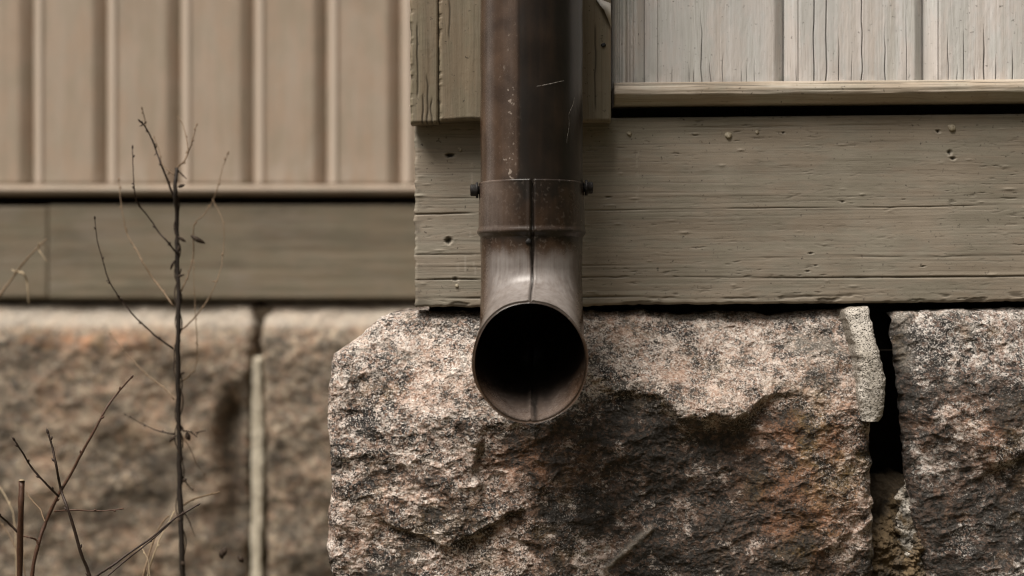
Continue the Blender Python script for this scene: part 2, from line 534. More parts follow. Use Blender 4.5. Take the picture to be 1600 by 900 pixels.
# ------------------------------------------------------------------ dark spruces across the yard, behind the viewer (mirrored in the glossy pipe)
tv, tf = [], []
tr = random.Random(3)
for i in range(90):
    az = math.radians(tr.uniform(-28, 100))                  # measured from straight behind the viewer, towards the right
    dist = tr.uniform(11, 17)
    cx, cy = math.sin(az) * dist, -math.cos(az) * dist
    hgt, rad = tr.uniform(7, 10.5), tr.uniform(1.5, 2.2)
    for lv in range(11):                                     # drooping whorls of boughs
        q = lv / 11
        zb2, zt2 = hgt * (0.02 + 0.9 * q), hgt * min(1.0, 0.22 + 0.9 * q)
        rb2 = rad * (1 - q) ** 0.85 + 0.12
        off = len(tv)
        nb = 14
        for k in range(nb):
            a = 2 * math.pi * (k + 0.5 * (lv % 2)) / nb
            rr = rb2 * (1.0 if k % 2 else 0.55) * tr.uniform(0.8, 1.15)
            tv.append((cx + rr * math.cos(a), cy + rr * math.sin(a), zb2 + tr.uniform(-0.15, 0.2)))
        tv.append((cx, cy, zt2))
        tf += [(off + k, off + (k + 1) % nb, off + nb) for k in range(nb)]
spr = mk("spruce_wood", tv, tf, plain_mat("spruce_needles", (0.022, 0.032, 0.014), (0.045, 0.06, 0.026), 9, 0.9), smooth=False)
spr["kind"] = "stuff"
spr["label"] = "dark spruce wood across the yard, seen only as a reflection in the pipe"
spr["category"] = "wood"

# ------------------------------------------------------------------ near wall (the projecting bay)
D_PL = 1.45        # face of the plinth board
D_CB = 1.424       # face of the corner boards
D_SD = 1.451       # face of the near siding
X_COR = (648 - 800) * D_PL / F
TILT = 0.0100      # the old sill has sunk a little at the corner
X_END = 0.86       # the near wall runs on past the right edge of the frame
WALL_TOP = 2.6
DZ = CAMZ - 0.5

bay = thing("timber_wall", "olive brown plinth board, corner boards and pale panelled siding behind the downpipe", "wall", (0.3, 1.46, 0.4))


def lift(x):
    return (x - X_COR) * TILT


def mm(v):
    return v / 1000.0


# --- plinth board
def plinth_board():
    s = D_PL / F
    xa, xb = X_COR, X_END
    nx, ny = 560, 330
    yt, yb = 187.0, 480.0                                   # rows at the left end
    U = np.linspace(0, 1, nx)
    V = np.linspace(0, 1, ny)
    x = xa + (xb - xa) * U
    PX = x / s + 800
    PXg, Vg = np.meshgrid(PX, V)
    PYg = yb + (yt - yb) * Vg
    # ragged left end and lower edge
    rag = 3.0 * fbm(PYg / 22.0, 0 * PYg, 0, 4, 5) - 5 * np.exp(-((PYg - 345) / 5.0) ** 2) + 3.0 * noise(PYg / 5.0, 0.5, 0, 9)
    rag = np.where(PXg < PX[0] + 8, rag, 0) * (1 - (PXg - PX[0]) / 8).clip(0, 1)
    rag = rag * 0.42
    low = 1.6 * fbm(PXg / 60, 0 * PXg, 0, 4, 12) + 1.0 * noise(PXg / 9.0, 0.3, 0, 44)
    PYg2 = PYg + np.where(Vg < 0.03, low * (1 - Vg / 0.03), 0)
    P = np.zeros_like(PXg)
    dirt = np.zeros_like(PXg)
    bare = np.zeros_like(PXg)
    # grain relief
    P += 0.05 * fbm(PXg / 260, PYg / 2.6, 0, 4, 21) + 0.5 * fbm(PXg / 600, PYg / 60, 0, 3, 31) + 0.08 * fbm(PXg / 16, PYg / 5, 0, 4, 77)
    # long drying checks
    for (y0, dep, wid, x0, x1, sl, seed) in ((334, 3.2, 1.3, 600, 752, 0.0, 1), (332, 1.1, 0.9, 900, 1660, -0.002, 11), (310, 0.9, 1.0, 600, 790, 0.002, 2), (312, 0.5, 1.0, 930, 1250, 0.002, 12), (405, 0.6, 1.2, 1150, 1660, 0.004, 3),
                                             (437, 1.9, 1.1, 600, 800, 0.0, 4), (436, 0.7, 1.0, 880, 1200, 0.004, 14), (438, 1.5, 1.2, 1190, 1750, 0.004, 5), (443, 1.5, 1.1, 1330, 1750, -0.002, 6), (398, 0.8, 1.4, 600, 760, 0, 8),
                                             (466, 1.5, 1.8, 640, 1000, 0.003, 7), (470, 1.2, 1.6, 980, 1320, 0.0, 17), (418, 0.7, 1.2, 620, 980, 0.0, 15), (205, 0.5, 1.3, 900, 1400, -0.003, 9)):
        yc = y0 + sl * (PXg - 650) + 2.0 * fbm(PXg / 130, PXg * 0 + seed * 3.1, 0, 3, 60 + seed)
        m = np.exp(-((PYg - yc) / wid) ** 2) * sstep(x0 - 40, x0 + 40, PXg) * (1 - sstep(x1 - 60, x1 + 60, PXg))
        brk = 0.12 + 0.88 * sstep(-0.35, 0.25, noise(PXg / 55, seed * 7.7, 0, 80 + seed))
        P -= 0.7 * dep * m * brk
        dirt = np.maximum(dirt, 0.75 * m * brk * min(1, dep / 2))
        P += 0.15 * np.exp(-((PYg - yc + 3.5) / 2.5) ** 2) * (m.max() > 0) * sstep(x0 - 40, x0 + 40, PXg) * (1 - sstep(x1 - 60, x1 + 60, PXg))
    for i in range(150):
        hx, hy, hl = rnd.uniform(640, 1640), rnd.uniform(196, 470), rnd.uniform(30, 190)
        q = (np.abs(PYg - hy) < 4) & (np.abs(PXg - hx) < hl)
        if not q.any():
            continue
        yy_ = hy + 1.0 * np.sin((PXg[q] - hx) / hl * 2.2 + i) + 0.5 * noise(PXg[q] / 20, 0.1 * i, 0, i)
        tap = 1 - (np.abs(PXg[q] - hx) / hl) ** 2
        g_ = np.exp(-((PYg[q] - yy_) / 0.75) ** 2) * tap
        lip = np.exp(-((PYg[q] - yy_ - 1.6) / 0.8) ** 2) * tap
        a_ = rnd.uniform(0.2, 0.6)
        P[q] -= 0.12 * a_ * g_
        dirt[q] = np.maximum(dirt[q], 0.55 * a_ * g_)
        bare[q] = np.maximum(bare[q], 0.7 * a_ * lip)
    # flaked lower edge
    fl = sstep(0.05, 0.3, fbm(PXg / 30, PYg / 9, 0, 4, 91)) * sstep(462, 474, PYg) * 0.8
    P -= 1.3 * fl
    dirt = np.maximum(dirt, 0.5 * fl)
    # knots and nail holes (bruised, with a raised rim)
    for (hx, hy, rx, ry, dep) in ((703, 243, 6.5, 3.2, 5.5), (701, 377, 5.0, 5.0, 4.0), (1466, 213, 2.4, 2.4, 4.0), (1484, 247, 2.2, 4.0, 2.4), (1490, 256, 3.4, 2.6, 2.2), (1266, 402, 4, 1.4, 1.2), (1274, 421, 3, 1.4, 1.2), (1262, 430, 4, 1.5, 1.0), (951, 311, 5, 1.4, 1.2), (1316, 322, 3.4, 1.8, 1.3), (1442, 424, 3.2, 1.4, 1.2), (1224, 213, 1.6, 1.6, 3), (1262, 232, 1.4, 1.4, 2.5), (712, 437, 4, 3, 1.2)):
        r = np.sqrt(((PXg - hx) / rx) ** 2 + ((PYg - hy) / ry) ** 2) * (1 + 0.45 * fbm(PXg / 3.5, PYg / 3.5, 0, 2, int(hx)))
        P -= dep * np.exp(-(r * 1.1) ** 4)
        P += 0.35 * min(1, dep / 3) * np.exp(-((r - 1.6) / 0.4) ** 2)
        dirt = np.maximum(dirt, 0.85 * np.exp(-(r * 1.0) ** 4))
        bare = np.maximum(bare, 0.6 * np.exp(-((r - 1.55) / 0.35) ** 2) * (PYg > hy))
    chipm = sstep(0.42, 0.55, fbm(PXg / 16, PYg / 4.5, 0, 5, 151)) * (0.35 + 0.65 * sstep(0.0, 0.4, fbm(PXg / 160, PYg / 40, 0, 3, 161)))
    P -= 0.5 * chipm
    dirt = np.maximum(dirt, 0.35 * chipm)
    # blisters and dried runs of paint
    for i in range(70):
        bx_, by_ = rnd.uniform(655, 1650), rnd.uniform(200, 470)
        sx, sy, hh = rnd.uniform(2, 9), rnd.uniform(1.0, 2.2), rnd.uniform(0.3, 0.9)
        q = (abs(PXg - bx_) < 30) & (abs(PYg - by_) < 8)
        P[q] += (hh * np.exp(-((PXg - bx_) / sx) ** 2 - ((PYg - by_) / sy) ** 2))[q]
    for (rx_, y0, y1) in ((737, 255, 300), (735, 345, 372), (741, 393, 440), (726, 400, 425), (716, 410, 450), (996, 240, 320)):   # pale drips
        d = np.exp(-((PXg - rx_ - 1.5 * noise(PYg / 9, 0.2, 0, int(rx_))) / 1.3) ** 2) * ((PYg > y0) & (PYg < y1)) * (noise(PYg / 4.0, rx_, 0, 3) > -0.1)
        bare = np.maximum(bare, 0.95 * d)
    # rounded long edges
    e = np.minimum((PYg - yt), (yb - PYg)) * s * 1000
    P -= 2.2 * (1 - np.clip(e / 2.6, 0, 1)) ** 2
    el = (PXg - PX[0]) * s * 1000
    P -= 2.0 * (1 - np.clip(el / 2.4, 0, 1)) ** 2
    # lower-left grime and the old rub of the pipe
    dirt = np.maximum(dirt, 0.45 * sstep(0.1, 0.5, fbm(PXg / 40, PYg / 12, 0, 4, 101)) * (1 - sstep(655, 690, PXg)))
    X = (PXg + rag - 800) * s
    Z = CAMZ + (HOR - PYg2) * s + lift(X)
    Y = D_PL - P / 1000
    v, f, extra = slab(X, Y, Z, D_PL + 0.035)
    a = np.stack([dirt.ravel(), bare.ravel(), 0 * dirt.ravel()], 1)
    a = np.vstack([a, np.zeros((extra, 3))])
    mk("plinth_board", v, f, M['plinth'], bay, attr=a)


plinth_board()


def stud(name, px, py, Y, r, h, mat, parent, tilt=0.0, seed=0, label=None):
    """small domed, slightly uneven head standing on a surface that faces the camera"""
    rr = random.Random(seed)
    c = at(px, py, Y)
    v, f = [], []
    n = 12
    prof = ((1.15, 0.0), (1.08, 0.45), (0.8, 0.8), (0.45, 1.0))
    for k, (a, b) in enumerate(prof):
        for i in range(n):
            th = 2 * math.pi * i / n
            q = a * r * (1 + rr.uniform(-.12, .12))
            v.append((c[0] + q * math.cos(th), c[1] - b * h + (0.002 if k == 0 else 0) + tilt * q * math.sin(th) * (1 if k else 0), c[2] + q * math.sin(th)))
    for k in range(len(prof) - 1):
        for i in range(n):
            j = (i + 1) % n
            f.append((k * n + i, k * n + j, (k + 1) * n + j, (k + 1) * n + i))
    f.append(tuple((len(prof) - 1) * n + i for i in range(n)))
    a = np.zeros((len(v), 3))
    return mk(name, v, f, mat, parent, label=label, attr=a)


for i, (px, py, r) in enumerate(((719, 233, .0022), (983, 208, .0024), (1138, 211, .0034), (1183, 206, .0018), (1487, 199, .0036), (714, 446, .0018))):
    stud("nail", px, py, D_PL, r, r * 0.45, M['nail'], bay, 0.3, i)


# --- corner boards (two vertical boards in front of the plinth board)
def corner_board(x0, x1, ybot, seed, proud=0.0, dents=()):
    s = D_CB / F
    nx, ny = max(30, int((x1 - x0) * 0.9)), 220
    U = np.linspace(0, 1, nx)
    PX = x0 + (x1 - x0) * U
    rows = np.concatenate([np.linspace(0, 215, 190), np.linspace(230, 3500, 30)])    # photo rows above the lower edge
    PXg, Hg = np.meshgrid(PX, rows)
    PYg = ybot(PXg) - Hg
    P = 0.09 * fbm(PXg / 3.0, PYg / 190, 0, 4, 11 + seed) + 0.35 * fbm(PXg / 26, PYg / 300, 0, 3, 41 + seed) + 0.09 * fbm(PXg / 7, PYg / 7, 0, 4, 71 + seed)
    dirt = np.zeros_like(P)
    bare = np.zeros_like(P)
    for (cx, y0, y1, dep) in dents:
        c = np.exp(-((PXg - cx - 1.2 * noise(PYg / 17, cx, 0, seed)) / 1.1) ** 2) * sstep(y0 - 8, y0 + 8, PYg) * (1 - sstep(y1 - 8, y1 + 8, PYg))
        P -= dep * c
        dirt = np.maximum(dirt, 0.8 * c)
    e = np.minimum(PXg - x0, x1 - PXg) * s * 1000
    P -= 2.4 * (1 - np.clip(e / 2.6, 0, 1)) ** 2
    P -= 2.0 * (1 - np.clip(Hg * s * 1000 / 3.0, 0, 1)) ** 2
    chip = (sstep(-0.05, 0.35, noise(PYg / 6.0, x0, 0, 5 + seed)) * np.exp(-((PXg - x0) / 3.5) ** 2))
    P -= 1.4 * chip
    dirt = np.maximum(dirt, 0.45 * chip)
    edge = 1.8 * noise(PYg / 14, 0.5, 0, 31 + seed) + 1.0 * noise(PYg / 4, 0.5, 0, 37 + seed)
    X = (PXg + edge * np.exp(-((PXg - x0) / 3.0) ** 2) * 0.6 - 800) * s
    Z = CAMZ + (HOR - PYg) * s
    v, f, extra = slab(X, D_CB - mm(proud) - P / 1000, Z, D_PL - 0.002)
    a = np.vstack([np.stack([dirt.ravel(), bare.ravel(), 0 * dirt.ravel()], 1), np.zeros((extra, 3))])
    return mk("corner_board", v, f, M['corner'], bay, attr=a)


corner_board(641, 685.0, lambda x: 193 - (x - 641) * 0.02, 0, 0.0, ((653, 40, 150, 1.2), (668, 120, 200, 1.0), (661, 150, 200, 1.3), (674, 155, 200, 1.0)))
corner_board(686.2, 955, lambda x: 189.5 - 3.0 * np.exp(-((x - 735) / 30.0) ** 2), 3, 0.8, ((702, 0, 60, 0.6), (930, 40, 170, 0.6)))
stud("nail", 943, 70, D_CB - 0.0008, 0.0022, 0.0010, M['bolt'], bay, 0.3, 21)
# the torn pale sliver at the top of the corner board's right edge
sv = [at(930, -4, D_CB - .0030), at(954, 5, D_CB - .0020), at(955.5, 44, D_CB - .0016), at(950, 30, D_CB - .0045), at(944, 16, D_CB - .0055),
      at(932, 2, D_CB - .0004), at(954, 5, D_CB + .0005), at(955.5, 44, D_CB + .0004), at(950, 30, D_CB - .0004), at(944, 16, D_CB - .0004)]
mk("wood_sliver", sv, [(0, 4, 3, 2, 1), (5, 6, 7, 8, 9), (0, 1, 6, 5), (1, 2, 7, 6), (2, 3, 8, 7), (3, 4, 9, 8), (4, 0, 5, 9)], M['bare'], bay, smooth=False, label="pale torn sliver of bare wood at the corner board's edge")


# --- near siding: profiled vertical boards
def siding_plank(x0, w, dface, zlow, ztop, mat, parent, cracks=(), seed=0, right_bev=(0.016, 0.008), left_bev=(0.0115, 0.0065), nxp=130, fine_h=0.24, amp=1.0, nfine=120, bareband=0.0, grooves=(), arris=0.0):
    s = np.linspace(0, 1, nxp) * w
    prof = np.zeros_like(s)
    rb, rd = right_bev
    lb, ld = left_bev
    a = np.clip((s - (w - rb)) / rb, 0, 1)
    prof -= rd * a ** 1.6
    b = np.clip((lb - s) / lb, 0, 1)
    prof -= ld * b ** 1.1
    prof -= 0.0024 * np.exp(-((s - lb - 0.0008) / 0.0008) ** 2) * amp
    if arris:                                                # a raised arris between the bevel and the flat of the board
        prof += arris * np.where(s < lb, np.clip(s / lb, 0, 1) ** 1.2, np.clip(1 - (s - lb) / 0.004, 0, 1))
    for (gs_, gd, gw) in grooves:
        prof -= gd * np.exp(-((s - gs_) / gw) ** 2)
    hs_ = np.concatenate([np.linspace(0, fine_h, nfine), np.linspace(fine_h + 0.03, ztop - zlow, 24)])
    S, H = np.meshgrid(s, hs_)
    P = np.tile(prof, (len(hs_), 1)) * 1000
    X = x0 + S
    Z = zlow + H
    P += amp * (0.14 * fbm(X * 330, Z * 7, 0, 4, 5 + seed) + 0.5 * fbm(X * 60, Z * 3, 0, 3, 15 + seed) + 0.15 * fbm(X * 400, Z * 150, 0, 2, 25 + seed))
    dirt = np.zeros_like(P)
    bare = np.zeros_like(P)
    for (cx, top, dep, wid) in cracks:                       # drying cracks that climb from the board's foot
        tp = sstep(0, 1, (top - H) / max(top, 1e-4) * 1.6)
        c = np.exp(-((X - cx - 0.0009 * noise(Z * 60, cx * 50, 0, seed) - 0.006 * 0) / (0.6 * wid * (0.35 + 0.65 * tp))) ** 2) * tp
        P -= 1.4 * dep * c
        dirt = np.maximum(dirt, 1.0 * c)
    low = np.exp(-H / 0.012) * sstep(-0.2, 0.4, fbm(X * 90, Z * 60, 0, 3, 35 + seed))
    dirt = np.maximum(dirt, 0.4 * low * amp)
    bare = np.maximum(bare, bareband * sstep(-0.1, 0.5, fbm(X * 35, Z * 4, 0, 3, 45 + seed)))
    if amp < 0.9:                                            # far boards: rubbed pale blotches low down, a vague stain here and there
        bl = sstep(0.1, 0.45, fbm(X * 26, Z * 20, 0, 4, 55))
        bare = np.maximum(bare, 0.9 * bl * np.exp(-H / 0.07))
        bare = np.maximum(bare, 0.9 * sstep(0.004, 0.010, S) * (1 - sstep(lb - 0.001, lb + 0.003, S)))   # lit bevel stripe painted in as a paler colour
        dirt = np.maximum(dirt, 0.10 * sstep(0.1, 0.5, fbm(X * 12, Z * 4, 0, 3, 65 + seed)))
    v, f, extra = slab(X, dface - P / 1000, Z, dface + 0.022)
    at_ = np.vstack([np.stack([dirt.ravel(), bare.ravel(), 0 * dirt.ravel()], 1), np.zeros((extra, 3))])
    return mk("siding_plank", v, f, mat, parent, attr=at_)


def nx_(px, d=D_SD):
    return (px - 800) * d / F


PITCH = 0.1432
joint0 = nx_(1009)
crk = [(1096, .085, 2.2, .0006), (1110, .028, 1.4, .0005), (1050, .018, 1, .0005), (1076, .02, 1.0, .0005), (1083, .016, 1.0, .0005), (1130, .035, 1.4, .0005), (1160, .016, 1.0, .0005), (1168, .02, 1.0, .0005), (1180, .03, .9, .0005),
       (1244, .02, 1.2, .0005), (1272, .40, 3.4, .0008), (1291, .33, 3.4, .0008), (1311, .055, 2.4, .0006), (1331, .028, 1.4, .0005), (1347, .45, 3.0, .0007), (1383, .060, 2.8, .0007), (1417, .10, 1.4, .0005),
       (1482, .055, 2.0, .0006), (1496, .014, 1.2, .0006), (1506, .065, 2.2, .0006), (1523, .014, 1.5, .0006), (1538, .062, 3.2, .0009), (1556, .026, 2.6, .0007), (1583, .034, 2.4, .0007)]
k = 0
x = joint0 - PITCH
while x < X_END - 0.02:
    w = PITCH - 0.0006
    zl = CAMZ + (HOR - 140) * D_SD / F + lift(x + w / 2) - lift(nx_(1009)) + 0.002
    cs = [(nx_(c[0]), c[1] + 0.008, c[2], c[3]) for c in crk if x + 0.006 < nx_(c[0]) < x + w - 0.004]
    siding_plank(max(x, nx_(957)) if k == 0 else x, w if k else x + w - nx_(957), D_SD + 0.0004 * (k % 2), zl, WALL_TOP, M['siding'], bay, cs, seed=k * 9, nxp=(430 if x < 0.53 else 110) if k else 130, grooves=() if k else ((0.0085, 0.006, 0.0018), (0.0165, 0.009, 0.0026), (0.0225, 0.004, 0.0012)),
                 left_bev=(0.012, 0.010) if k else (0.004, 0.003), right_bev=(0.0125, 0.014) if k else (0.020, 0.013), bareband=(0.0, 0.35, 0.5, 0.45, .4, .4, .4)[k % 7])
    x += PITCH
    k += 1


# --- sill moulding under the siding
def moulding(parent, x0, x1, zbase, dface, prof, mat, tilt, seed, name="sill_moulding", nx=420, back=None, amp=1.0):
    """prof: (height mm above base, protrusion mm) from the bottom up, resampled"""
    hh = np.array([p[0] for p in prof], float)
    pp = np.array([p[1] for p in prof], float)
    q = np.concatenate([[0], np.cumsum(np.hypot(np.diff(hh), np.diff(pp)))])
    m = 60
    qq = np.linspace(0, q[-1], m)
    hh, pp = np.interp(qq, q, hh), np.interp(qq, q, pp)
    xx = np.linspace(x0, x1, nx)
    Xg, Hg = np.meshgrid(xx, hh)
    Pg = np.tile(pp[:, None], (1, nx)) + amp * (0.5 * fbm(Xg * 9, Hg * 1.1, 0, 4, seed) + 0.35 * fbm(Xg * 40, Hg * 0.5, 0, 4, seed + 8) + 0.6 * fbm(Xg * 4, Hg * 0.1, 0, 3, seed + 3))
    dirt = np.zeros_like(Pg)
    for (h0, dep, sd) in ((prof[-1][0] * 0.80, 1.1, 1), (prof[-1][0] * 0.88, 1.3, 2), (prof[-1][0] * 0.72, .7, 3)):
        yc = h0 + 0.7 * fbm(Xg * 7, Xg * 0 + sd * 5, 0, 3, seed + 70 + sd) + 0.004 * 0
        c = np.exp(-((Hg - yc) / 0.5) ** 2) * sstep(-0.15, 0.3, noise(Xg * 14, sd * 3.0, 0, seed + 90))
        Pg -= amp * dep * c
        dirt = np.maximum(dirt, 0.95 * c * amp)
    Z = zbase + Hg / 1000 + tilt * (Xg - x0)
    v, f, extra = slab(Xg, dface - Pg / 1000, Z, back if back else dface + 0.03)
    a = np.vstack([np.stack([dirt.ravel(), 0 * dirt.ravel(), 0 * dirt.ravel()], 1), np.zeros((extra, 3))])
    return mk(name, v, f, mat, parent, attr=a)


zm = CAMZ + (HOR - 165) * (D_PL - 0.004) / F
moulding(bay, nx_(958.5, D_PL), X_END, zm, D_SD, [(0, 2), (0.4, 11), (3.5, 14.5), (7, 18.5), (9, 20), (14, 20.5), (17, 19), (19.5, 14.5), (21, 9), (23, 3), (24, 0.5)], M['mould'], TILT * 0.85, 201, back=D_SD + 0.02)

# dark sheathing behind the boards
v, f = box(X_COR + 0.012, X_END, D_PL + 0.042, D_PL + 0.06, DZ + 0.44, WALL_TOP)
mk("sheathing", v, f, M['darkwood'], bay, smooth=False)

# --- the bay's left return, hidden from the photo's viewpoint by the corner
Y_FAR = 2.755
ret = thing("return_wall", "timber side of the projecting bay running back from the corner boards", "wall", (X_COR + 0.03, 2.1, 0.4))


def rot_return(obj):
    pass


yy = D_PL + 0.04
kk = 0
while yy < Y_FAR - 0.02:
    y2 = min(yy + PITCH - 0.001, Y_FAR + 0.02)
    v, f = box(X_COR + 0.016, X_COR + 0.034, yy, y2, DZ + 0.705, WALL_TOP, 0.005)
    mk("siding_plank", v, f, M['siding_far'], ret, smooth=False, attr=np.zeros((24, 3)))
    yy += PITCH
    kk += 1
v, f = box(X_COR + 0.006, X_COR + 0.036, D_PL + 0.037, Y_FAR + 0.02, DZ + 0.4895, DZ + 0.676, 0.002)
mk("plinth_board", v, f, M['plinth_far'], ret, smooth=False, attr=np.zeros((24, 3)))
v, f = box(X_COR - 0.002, X_COR + 0.03, D_PL + 0.037, Y_FAR + 0.02, DZ + 0.683, DZ + 0.703, 0.004)
mk("sill_moulding", v, f, M['mould'], ret, smooth=False, attr=np.zeros((24, 3)))

# ------------------------------------------------------------------ far wall (set back on the left)
far = thing("timber_wall", "taupe grooved vertical siding over a wide plinth board, set back and out of focus", "wall", (-0.9, Y_FAR, 0.45))
XF0, XF1 = -2.3, X_COR + 0.012
sF = Y_FAR / F
D_SF = Y_FAR + 0.012
joints_px = 47.5
PF = 115.2 * D_SF / F
x = (joints_px - 800) * D_SF / F - PF * 9
zl = CAMZ + (HOR - 292) * D_SF / F
k = 0
while x < XF1:
    w = min(PF - 0.0006, XF1 - x + 0.03)
    if x + w > XF0:
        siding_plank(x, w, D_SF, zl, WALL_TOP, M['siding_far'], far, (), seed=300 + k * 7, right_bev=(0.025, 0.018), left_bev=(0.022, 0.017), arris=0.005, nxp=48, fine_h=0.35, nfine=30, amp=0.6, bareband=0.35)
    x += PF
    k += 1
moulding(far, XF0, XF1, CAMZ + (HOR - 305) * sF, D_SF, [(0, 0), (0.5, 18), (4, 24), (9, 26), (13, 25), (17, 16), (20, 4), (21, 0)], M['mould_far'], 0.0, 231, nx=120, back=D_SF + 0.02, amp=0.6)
# plinth boards: two lengths meeting at a joint
zt_, zb_ = CAMZ + (HOR - 320) * sF, CAMZ + (HOR - 468) * sF
xj = (76 - 800) * sF
for (xa, xb, sd, dz) in ((XF0, xj - 0.001, 1, 0.0025), (xj + 0.001, XF1, 2, 0.0)):
    nx, ny = 200, 60
    Xg, Zg = np.meshgrid(np.linspace(xa, xb, nx), np.linspace(zb_ + dz * 0.5, zt_ - dz, ny))
    P = 0.8 * fbm(Xg * 5, Zg * 90, 0, 4, 400 + sd) + 1.0 * fbm(Xg * 3, Zg * 18, 0, 3, 420 + sd)
    e = np.minimum(Zg - Zg.min(), Zg.max() - Zg) * 1000
    P -= 4 * (1 - np.clip(e / 5, 0, 1)) ** 2
    dirt = 0.22 * sstep(0.15, 0.5, fbm(Xg * 7, Zg * 22, 0, 4, 440 + sd))
    pale = 0.5 * sstep(0.25, 0.6, fbm(Xg * 9, Zg * 30, 0, 4, 460 + sd))
    v, f, extra = slab(Xg, Y_FAR - P / 1000, Zg, Y_FAR + 0.03)
    a = np.vstack([np.stack([dirt.ravel(), pale.ravel(), 0 * dirt.ravel()], 1), np.zeros((extra, 3))])
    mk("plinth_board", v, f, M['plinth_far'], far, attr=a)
v, f = box(XF0, XF1, Y_FAR + 0.036, Y_FAR + 0.06, DZ + 0.44, WALL_TOP)
mk("sheathing", v, f, M['darkwood'], far, smooth=False)


# ------------------------------------------------------------------ granite foundations
def stone(name, parent, mat, dref, xl, xr, yt, yb, prot, masks, nx, ny, back, er=14.0, label=None, noise_amp=1.0, seed=0, wscale=1.0, top_bias=1.0, sides=(1, 1), en=1.0, skirt=(0.2, 0.1, 0.0), slant=0.0):
    """split block: outline and relief given in photo pixels at distance dref, relief in mm"""
    s = dref / F
    vb = min(0.6, max(0.0, (yb - 925) / (yb - 485)))          # few rows below the frame
    V = np.concatenate([np.linspace(0, vb, 24), np.linspace(vb, 1, ny - 23)[1:]]) if vb > 0.05 else np.linspace(0, 1, ny)
    U = np.linspace(0, 1, nx)
    Ug, Vg = np.meshgrid(U, V)
    PYm = yb + (600 - yb) * Vg
    rowy = yb + (yt(np.array([800.0]))[0] - yb) * Vg
    XL, XR = xl(rowy), xr(rowy)
    PX = XL + (XR - XL) * Ug
    YT = yt(PX)
    PY = yb + (YT - yb) * Vg
    P = prot(PX, PY)
    k = s * 1000                                            # mm per photo pixel
    w = wscale
    qx, qy = PX * k / w, PY * k / w                         # mm
    r1 = fbm(qx / 70, qy / 60, 0, 4, seed + 1, 0.5)
    wx, wy = 5 * fbm(qx / 14, qy / 14, 0, 3, seed + 3), 5 * fbm(qx / 14 + 9, qy / 14, 0, 3, seed + 4)
    qx, qy = qx + wx, qy + wy
    r2 = scoops((qx * 0.92 + qy * 0.39) / 44, (qy * 0.92 - qx * 0.39) / 34, seed + 9)
    r3 = scoops((qx * 0.96 - qy * 0.28) / 19, (qx * 0.28 + qy * 0.96) / 10, seed + 19)
    r4 = scoops((qx * 0.94 + qy * 0.34) / 7.5, (qy * 0.94 - qx * 0.34) / 4.2, seed + 29)
    r5 = fbm(qx / 4.0, qy / 3.6, 0, 3, seed + 39, 0.65)
    P = P + noise_amp * w * (5.0 * r1 + 4.2 * r2 + 2.3 * r3 + 1.15 * r4 + 0.8 * r5)
    eL = (PX - XL) * k + en * 3.0 * fbm(qx / 9, qy / 9, 0, 3, seed + 40)
    eR = (XR - PX) * k + en * 3.0 * fbm(qx / 9, qy / 9, 0, 3, seed + 41)
    eT = (PY - YT) * k + en * 2.5 * fbm(qx / 9, qy / 9, 0, 3, seed + 42)
    for e, wgt in ((eL, sides[0]), (eR, sides[1]), (eT, top_bias)):
        t_ = 1 - np.clip(e / er, 0, 1)
        P = P - wgt * er * (1 - np.sqrt(np.clip(1 - t_ ** 2, 0, 1)))
    X = (PX - 800) * s
    Z = CAMZ + (HOR - PY) * s
    v, f, extra = slab(X, dref - P / 1000, Z, dref + back, 14, 0.006 * min(1.0, noise_amp), slant, seed)
    ms = masks(PX, PY, P, r1, r2, r3)
    a = np.stack([np.clip(m_, 0, 1).ravel() for m_ in ms], 1)
    a = np.vstack([a, np.tile(np.array([skirt], dtype=float), (extra, 1))])
    return mk(name, v, f, mat, parent, attr=a, label=label)


def rbf(px, py, pts, sig=62.0):
    n = 0
    d = 0
    for (cx, cy, val) in pts:
        w = np.exp(-((px - cx) ** 2 + (py - cy) ** 2) / (2 * sig * sig)) + 1e-9
        n = n + w * val
        d = d + w
    return n / d


found = thing("stone_foundation", "rough pink and grey granite blocks under the near plinth board, below the pipe mouth", "foundation", (0.3, 1.5, 0.0))

CP = [(520, 570, 0), (560, 530, -16), (610, 495, -34), (640, 500, -36), (640, 530, -8), (720, 500, -36), (720, 530, -8), (800, 500, -34), (800, 535, -6), (900, 500, -34), (900, 540, -8), (1000, 500, -36), (1000, 535, -16), (1100, 500, -36), (1100, 540, -12), (1200, 500, -36), (1200, 540, -12), (1330, 500, -32), (1330, 540, -8),
      (540, 620, 8), (580, 570, 10), (650, 565, 16), (720, 575, 16), (800, 580, 16), (900, 580, 14), (1000, 560, 4), (1060, 620, 24), (1120, 640, 28), (1200, 600, 20), (1300, 590, 12), (960, 590, 18),
      (1030, 690, 22), (1130, 710, 20), (1220, 690, 22), (1290, 690, 24), (1340, 700, 8), (900, 700, 18), (900, 800, 18), (1000, 790, 14), (1000, 890, 20), (1100, 800, 12), (1100, 900, 14), (1200, 800, 18),
      (1280, 800, 20), (1340, 880, 10), (1200, 900, 18), (540, 700, 14), (600, 680, 24), (680, 690, 30), (730, 700, 32), (790, 720, 20), (620, 790, 26), (550, 800, 12), (560, 890, 14), (640, 890, 28), (720, 800, 34),
      (780, 790, 26), (720, 900, 26), (820, 880, 26), (860, 840, 22), (700, 1000, 24), (1000, 1000, 20), (1300, 1000, 16), (560, 1000, 14)]
RIDGE = [(905, 560), (935, 597), (960, 612), (1000, 606), (1035, 622), (1060, 645), (1085, 648), (1110, 640), (1140, 650), (1165, 640), (1190, 612), (1215, 605), (1240, 608), (1270, 622), (1300, 628), (1340, 606), (1365, 600)]


